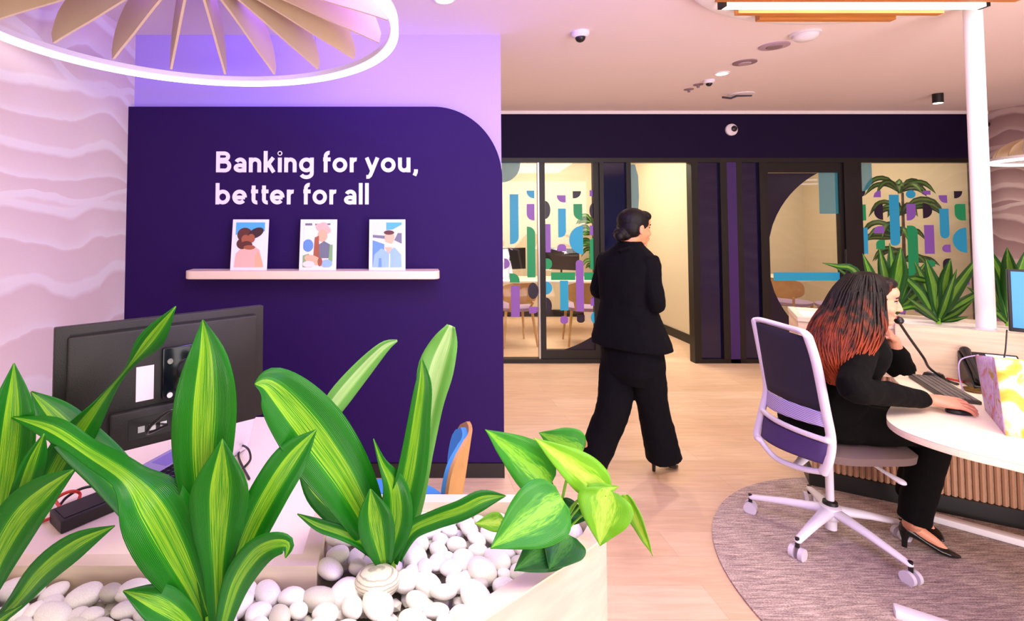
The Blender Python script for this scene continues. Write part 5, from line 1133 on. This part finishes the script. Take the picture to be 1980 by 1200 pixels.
fused('body', bm, skin, t, voxel=.0042, smooth=4); face_bits(t, hc, hf, hs_, hu, .98)
bm = B()
R3 = lambda c, a, b, sv=s, fv=f: (c, sv*a, fv*b)
loft(bm, [R3(P(1220, 668, 3.14), .236, .165), R3(P(1219, 655, 3.14), .232, .16), R3(P(1216, 620, 3.14), .192, .135), R3(P(1213, 585, 3.14), .160, .115), R3(P(1212, 545, 3.14), .170, .125), R3(P(1212, 512, 3.14), .180, .115), R3(P(1213, 496, 3.14), .168, .095), R3(P(1215, 484, 3.14), .125, .080), R3(P(1217, 474, 3.14), .085, .072), R3(P(1218, 466, 3.14), .066, .064)], 32, 2.3)
for sh, el, wr in ((shR, elR, wrR), (shL, elL, wrL)):
    limb(bm, [sh-(sh-chest)*.35, sh, (sh+el)/2+(-f*.006), el, el+(wr-el)*.5, el+(wr-el)*.86], [.066, .062, .058, .054, .050, .046])
tube(bm, [P(1199, 484, 3.08), P(1214, 478, 3.06), P(1231, 486, 3.08)], .014, dome=True)
fused('jacket', bm, cloth_b, t, voxel=.006, smooth=3, disp=.012)
bm = B()
loft(bm, [R3(P(1222, 640, 3.14), .165, .125, ls, lf), R3(P(1222, 680, 3.14), .185, .145, ls, lf), R3(P(1220, 715, 3.14), .175, .14, ls, lf), R3(P(1220, 735, 3.14), .14, .11, ls, lf)], 28, 2.3)
def leg(hp, kn, an_, r0, r1, r2, hem):
    q = catmull([tuple(hp)+(r0,), tuple((hp+kn)/2)+((r0+r1)/2,), tuple(kn)+(r1,), tuple((kn+an_)/2)+((r1+r2)/2,), tuple(an_)+(r2,)], 4)
    tube(bm, [V(a[:3]) for a in q], [a[3] for a in q], 22)
leg(hpR, P(1263, 790, 3.10), P(1283, 884, 3.13), .112, .088, .100, 0); leg(hpL, P(1186, 788, 3.14), P(1146, 893, 3.12), .115, .098, .086, 0)
fused('trousers', bm, cloth_b, t, voxel=.006, smooth=3, disp=.014)
pump(t, heR, toR); pump(t, heL, toL)
hairk = mat('black hair', '#0a0507', .5, bump=.25, bscale=60, stretch=(1, 1, 6), spec=.25)
bm = B(); eb(bm, hc, hf, hs_, hu, (0, -.020, .042), (.082, .097, .082)); eb(bm, hc, hf, hs_, hu, (0, -.040, .0), (.078, .070, .075)); eb(bm, hc, hf, hs_, hu, (0, .045, .078), (.060, .045, .036))
eb(bm, hc, hf, hs_, hu, (0, -.098, -.045), (.048, .038, .042)); eb(bm, hc, hf, hs_, hu, (.02, -.118, -.060), (.030, .028, .030)); eb(bm, hc, hf, hs_, hu, (0, -.07, -.05), (.05, .04, .035))
fused('hair', bm, hairk, t, voxel=.0045, smooth=3)
bm = B(); q2(bm, *(P(x_, y_, 3.25) for x_, y_ in ((1262, 533), (1269, 533), (1269, 560), (1262, 560))), .003)
o = obj('paper_note', bm, white, smooth=False); o['label'] = 'small white paper slip held in front of the walking woman'; o['category'] = 'paper'

# ---- seated woman
f, s, u = basis(120); t = thing('person', 'person with long auburn-tipped hair in black blouse seated at curved desk, hand at chin', 'person', (2.12, 2.58, 0))
hf, hs_, hu = basis(117, 10); hc = P(1688, 578, 2.47)
shc = V((2.235, 2.50, 1.02)); shR = P(1664, 682, 2.35); shL = shc*2-shR; shL.z = shR.z
pel = V((2.10, 2.60, .615)); nk = (shc+hc)/2+V((-.02, .0, -.045))
elR = P(1648, 752, 2.23); wrR = PZ(1796, 772, .782); elL = P(1742, 712, 2.60); wrL = P(1727, 655, 2.56)
hpR, hpL = pel+s*.085, pel-s*.085; knR = V((2.43, 2.40, .60)); knL = V((2.58, 2.56, .60)); anR = P(1768, 1010, 2.45); anL = V((2.67, 2.74, .13))
heR = PZ(1744, 1058, 0); toR = PZ(1856, 1080, 0); toR = heR+(toR-heR).normalized()*min((toR-heR).length, .255); heL = V((2.675, 2.79, 0)); toL = V((2.655, 2.57, 0))
bm = B(); head(bm, hc, hf, hs_, hu, .98)
limb(bm, [hc-hf*.02-hu*.06, nk, shc-u*.0], [.050, .048, .06]); limb(bm, [shc-u*.04, shc*.6+pel*.4, pel], [.08, .09, .09])
for sh, el, wr in ((shR, elR, wrR), (shL, elL, wrL)): limb(bm, [sh-(sh-shc)*.35-u*.01, sh, (sh+el)/2, el, el+(wr-el)*.35, (el+wr)/2, wr], [.045, .040, .038, .036, .034, .032, .024])
for hp, kn, an_ in ((hpR, knR, anR), (hpL, knL, anL)): limb(bm, [hp, (hp+kn)/2, kn, (kn+an_)/2, an_], [.065, .06, .045, .04, .030])
foot_skin(bm, anR, heR, toR); foot_skin(bm, anL, heL, toL)
hand(bm, wrR, PZ(1885, 789, .765)-wrR+V((0, 0, .012)), V((.1, -.35, 1)), 1, (6, 20, 26), 1.10, .22)
cur = P(1706, 628, 2.50)-wrL
hand(bm, wrL, cur, V((.75, -.3, .1)), -1, (45, 60, 40), .95, .02)
fused('body', bm, skin2, t, voxel=.0032, smooth=2); face_bits(t, hc, hf, hs_, hu, .98)
bm = B()
R3 = lambda c, a, b, sv=s, fv=f: (c, sv*a, fv*b)
mid = lambda a: pel+(shc-pel)*a
loft(bm, [R3(pel-u*.045, .17, .14), R3(pel+u*.02, .20, .16), R3(mid(.3), .178, .14), R3(mid(.5), .168, .13), R3(mid(.72), .180, .13), R3(mid(.88), .182, .115), R3(mid(.97)+u*.0, .155, .09), R3(shc+u*.03, .095, .075), R3(shc*.55+nk*.45+u*.02, .064, .060)], 32, 2.3)
for sh, el, wr, cuf in ((shR, elR, wrR, .88), (shL, elL, wrL, .60)):
    limb(bm, [sh-(sh-shc)*.35-u*.01, sh, (sh+el)/2, el, el+(wr-el)*cuf*.35, el+(wr-el)*cuf*.72, el+(wr-el)*cuf], [.060, .060, .056, .055, .054, .050, .040])
tube(bm, [nk-hf*.06, nk-hf*.05+s*.045, nk+s*.045+hf*.03-u*.02], .013, dome=True)
fused('blouse', bm, cloth_k, t, voxel=.0055, smooth=3, disp=.016)
bm = B(); loft(bm, [R3(pel-u*.085, .16, .15), R3(pel-u*.05, .195, .18), R3(pel+u*.0, .185, .155)], 28, 2.6)
for hp, kn, an_, hemz in ((hpR, knR, anR, .0), (hpL, knL, anL, 0)):
    q = catmull([tuple(hp)+(.10,), tuple((hp+kn)/2)+(.088,), tuple(kn)+(.072,), tuple(kn*.62+an_*.38+V((.01, 0, 0)))+(.070,), tuple(kn*.25+an_*.75)+(.062,), tuple(an_+u*.012)+(.060,)], 4)
    tube(bm, [V(a[:3]) for a in q], [a[3] for a in q], 20)
fused('trousers', bm, cloth_k, t, voxel=.0055, smooth=3, disp=.01)
pump(t, heR, toR); pump(t, heL, toL)
hm = hair_mat('auburn ombre hair', '#120908', '#8a3414', .93, 1.19)
vv_ = V((.755, -.656, 0)); vd = V((-.656, -.755, 0))
prof = [((1668, 530), 22, .055), ((1659, 560), 36, .075), ((1650, 595), 43, .080), ((1637, 630), 51, .100), ((1626, 662), 47, .098), ((1618, 695), 36, .078), ((1618, 722), 22, .042), ((1622, 745), 8, .018)]
bm = B(); hr = []
for i, ((x, y), hw, dp) in enumerate(prof):
    c = P(x, y, 2.49-.022*i); hr.append((c, vv_*hw*2.45/F_PX, vd*dp))
loft(bm, hr, 26); eb(bm, hc, hf, hs_, hu, (0, -.028, .050), (.083, .094, .078)); eb(bm, hc, hf, hs_, hu, (0, -.045, -.01), (.082, .070, .085))
eb(bm, hc, hf, hs_, hu, (0, .036, .088), (.058, .040, .028)); eb(bm, hc, hf, hs_, hu, (.068, -.010, -.02), (.018, .034, .080)); eb(bm, hc, hf, hs_, hu, (-.068, -.010, -.02), (.018, .034, .080))
limb(bm, [hc+hs_*.070-hf*.015-hu*.05, hc+hs_*.078-hf*.025-hu*.11, hc+hs_*.09-hf*.05-hu*.17], [.020, .026, .020])
fused('hair', bm, hm, t, voxel=.005, smooth=4)
bm = B(); rn = random.Random(4)
for k_ in range(150):
    a = rn.uniform(-1.0, 1.0)*.5*pi; start = 0 if rn.random() < .5 else rn.choice((1, 2)); ln = rn.choice((6, 7, 8)); pts = []; ph = rn.uniform(0, 6); am = rn.uniform(.004, .016)
    for i in range(start, ln):
        c, ax, dx = hr[min(i, 7)]; pts.append(c+ax*sin(a)*1.02+dx*cos(a)*1.04+ax.normalized()*am*sin(i*1.5+ph)*(i/4)+dx.normalized()*am*.6*cos(i*1.3+ph))
    if len(pts) > 2: q = catmull(pts, 4); tube(bm, q, [.0052*(1-.75*j/len(q)) for j in range(len(q))], 5)
for k_ in range(26):
    b0 = hc+hs_*(.083+rn.uniform(-.004, .004))+hf*rn.uniform(-.05, .015)+hu*.02; am = rn.uniform(.004, .012); ph = rn.uniform(0, 6)
    pts = [b0, b0-hu*.06+hs_*.008, b0-hu*.12-hf*.01+hs_*.022, b0-hu*.18-hf*.04+hs_*.035, b0-hu*(.24+rn.uniform(0, .04))-hf*(.07+rn.uniform(-.04, .04))+hs_*.045]
    pts = [p+hf*am*sin(i*1.6+ph) for i, p in enumerate(pts)]; q = catmull(pts, 4); tube(bm, q, [.0058*(1-.75*j/len(q)) for j in range(len(q))], 5)
obj('hair_strands', bm, hm, t)

# phone handset held at her far ear
m0 = hc+hf*.118-hs_*.035-hu*.080; m1 = hc-hs_*.100-hf*.01-hu*.005; mm_ = (m0+m1)/2-hs_*.035+hf*.02
bm = B(); tube(bm, catmull([m0, mm_, m1], 5), [.019, .016, .013, .012, .011, .011, .012, .013, .014, .016, .019], n=12, dome=True)
tag(obj('phone_handset', bm, plastic_b), 'black phone handset held at the mouth of the seated woman', 'telephone handset')
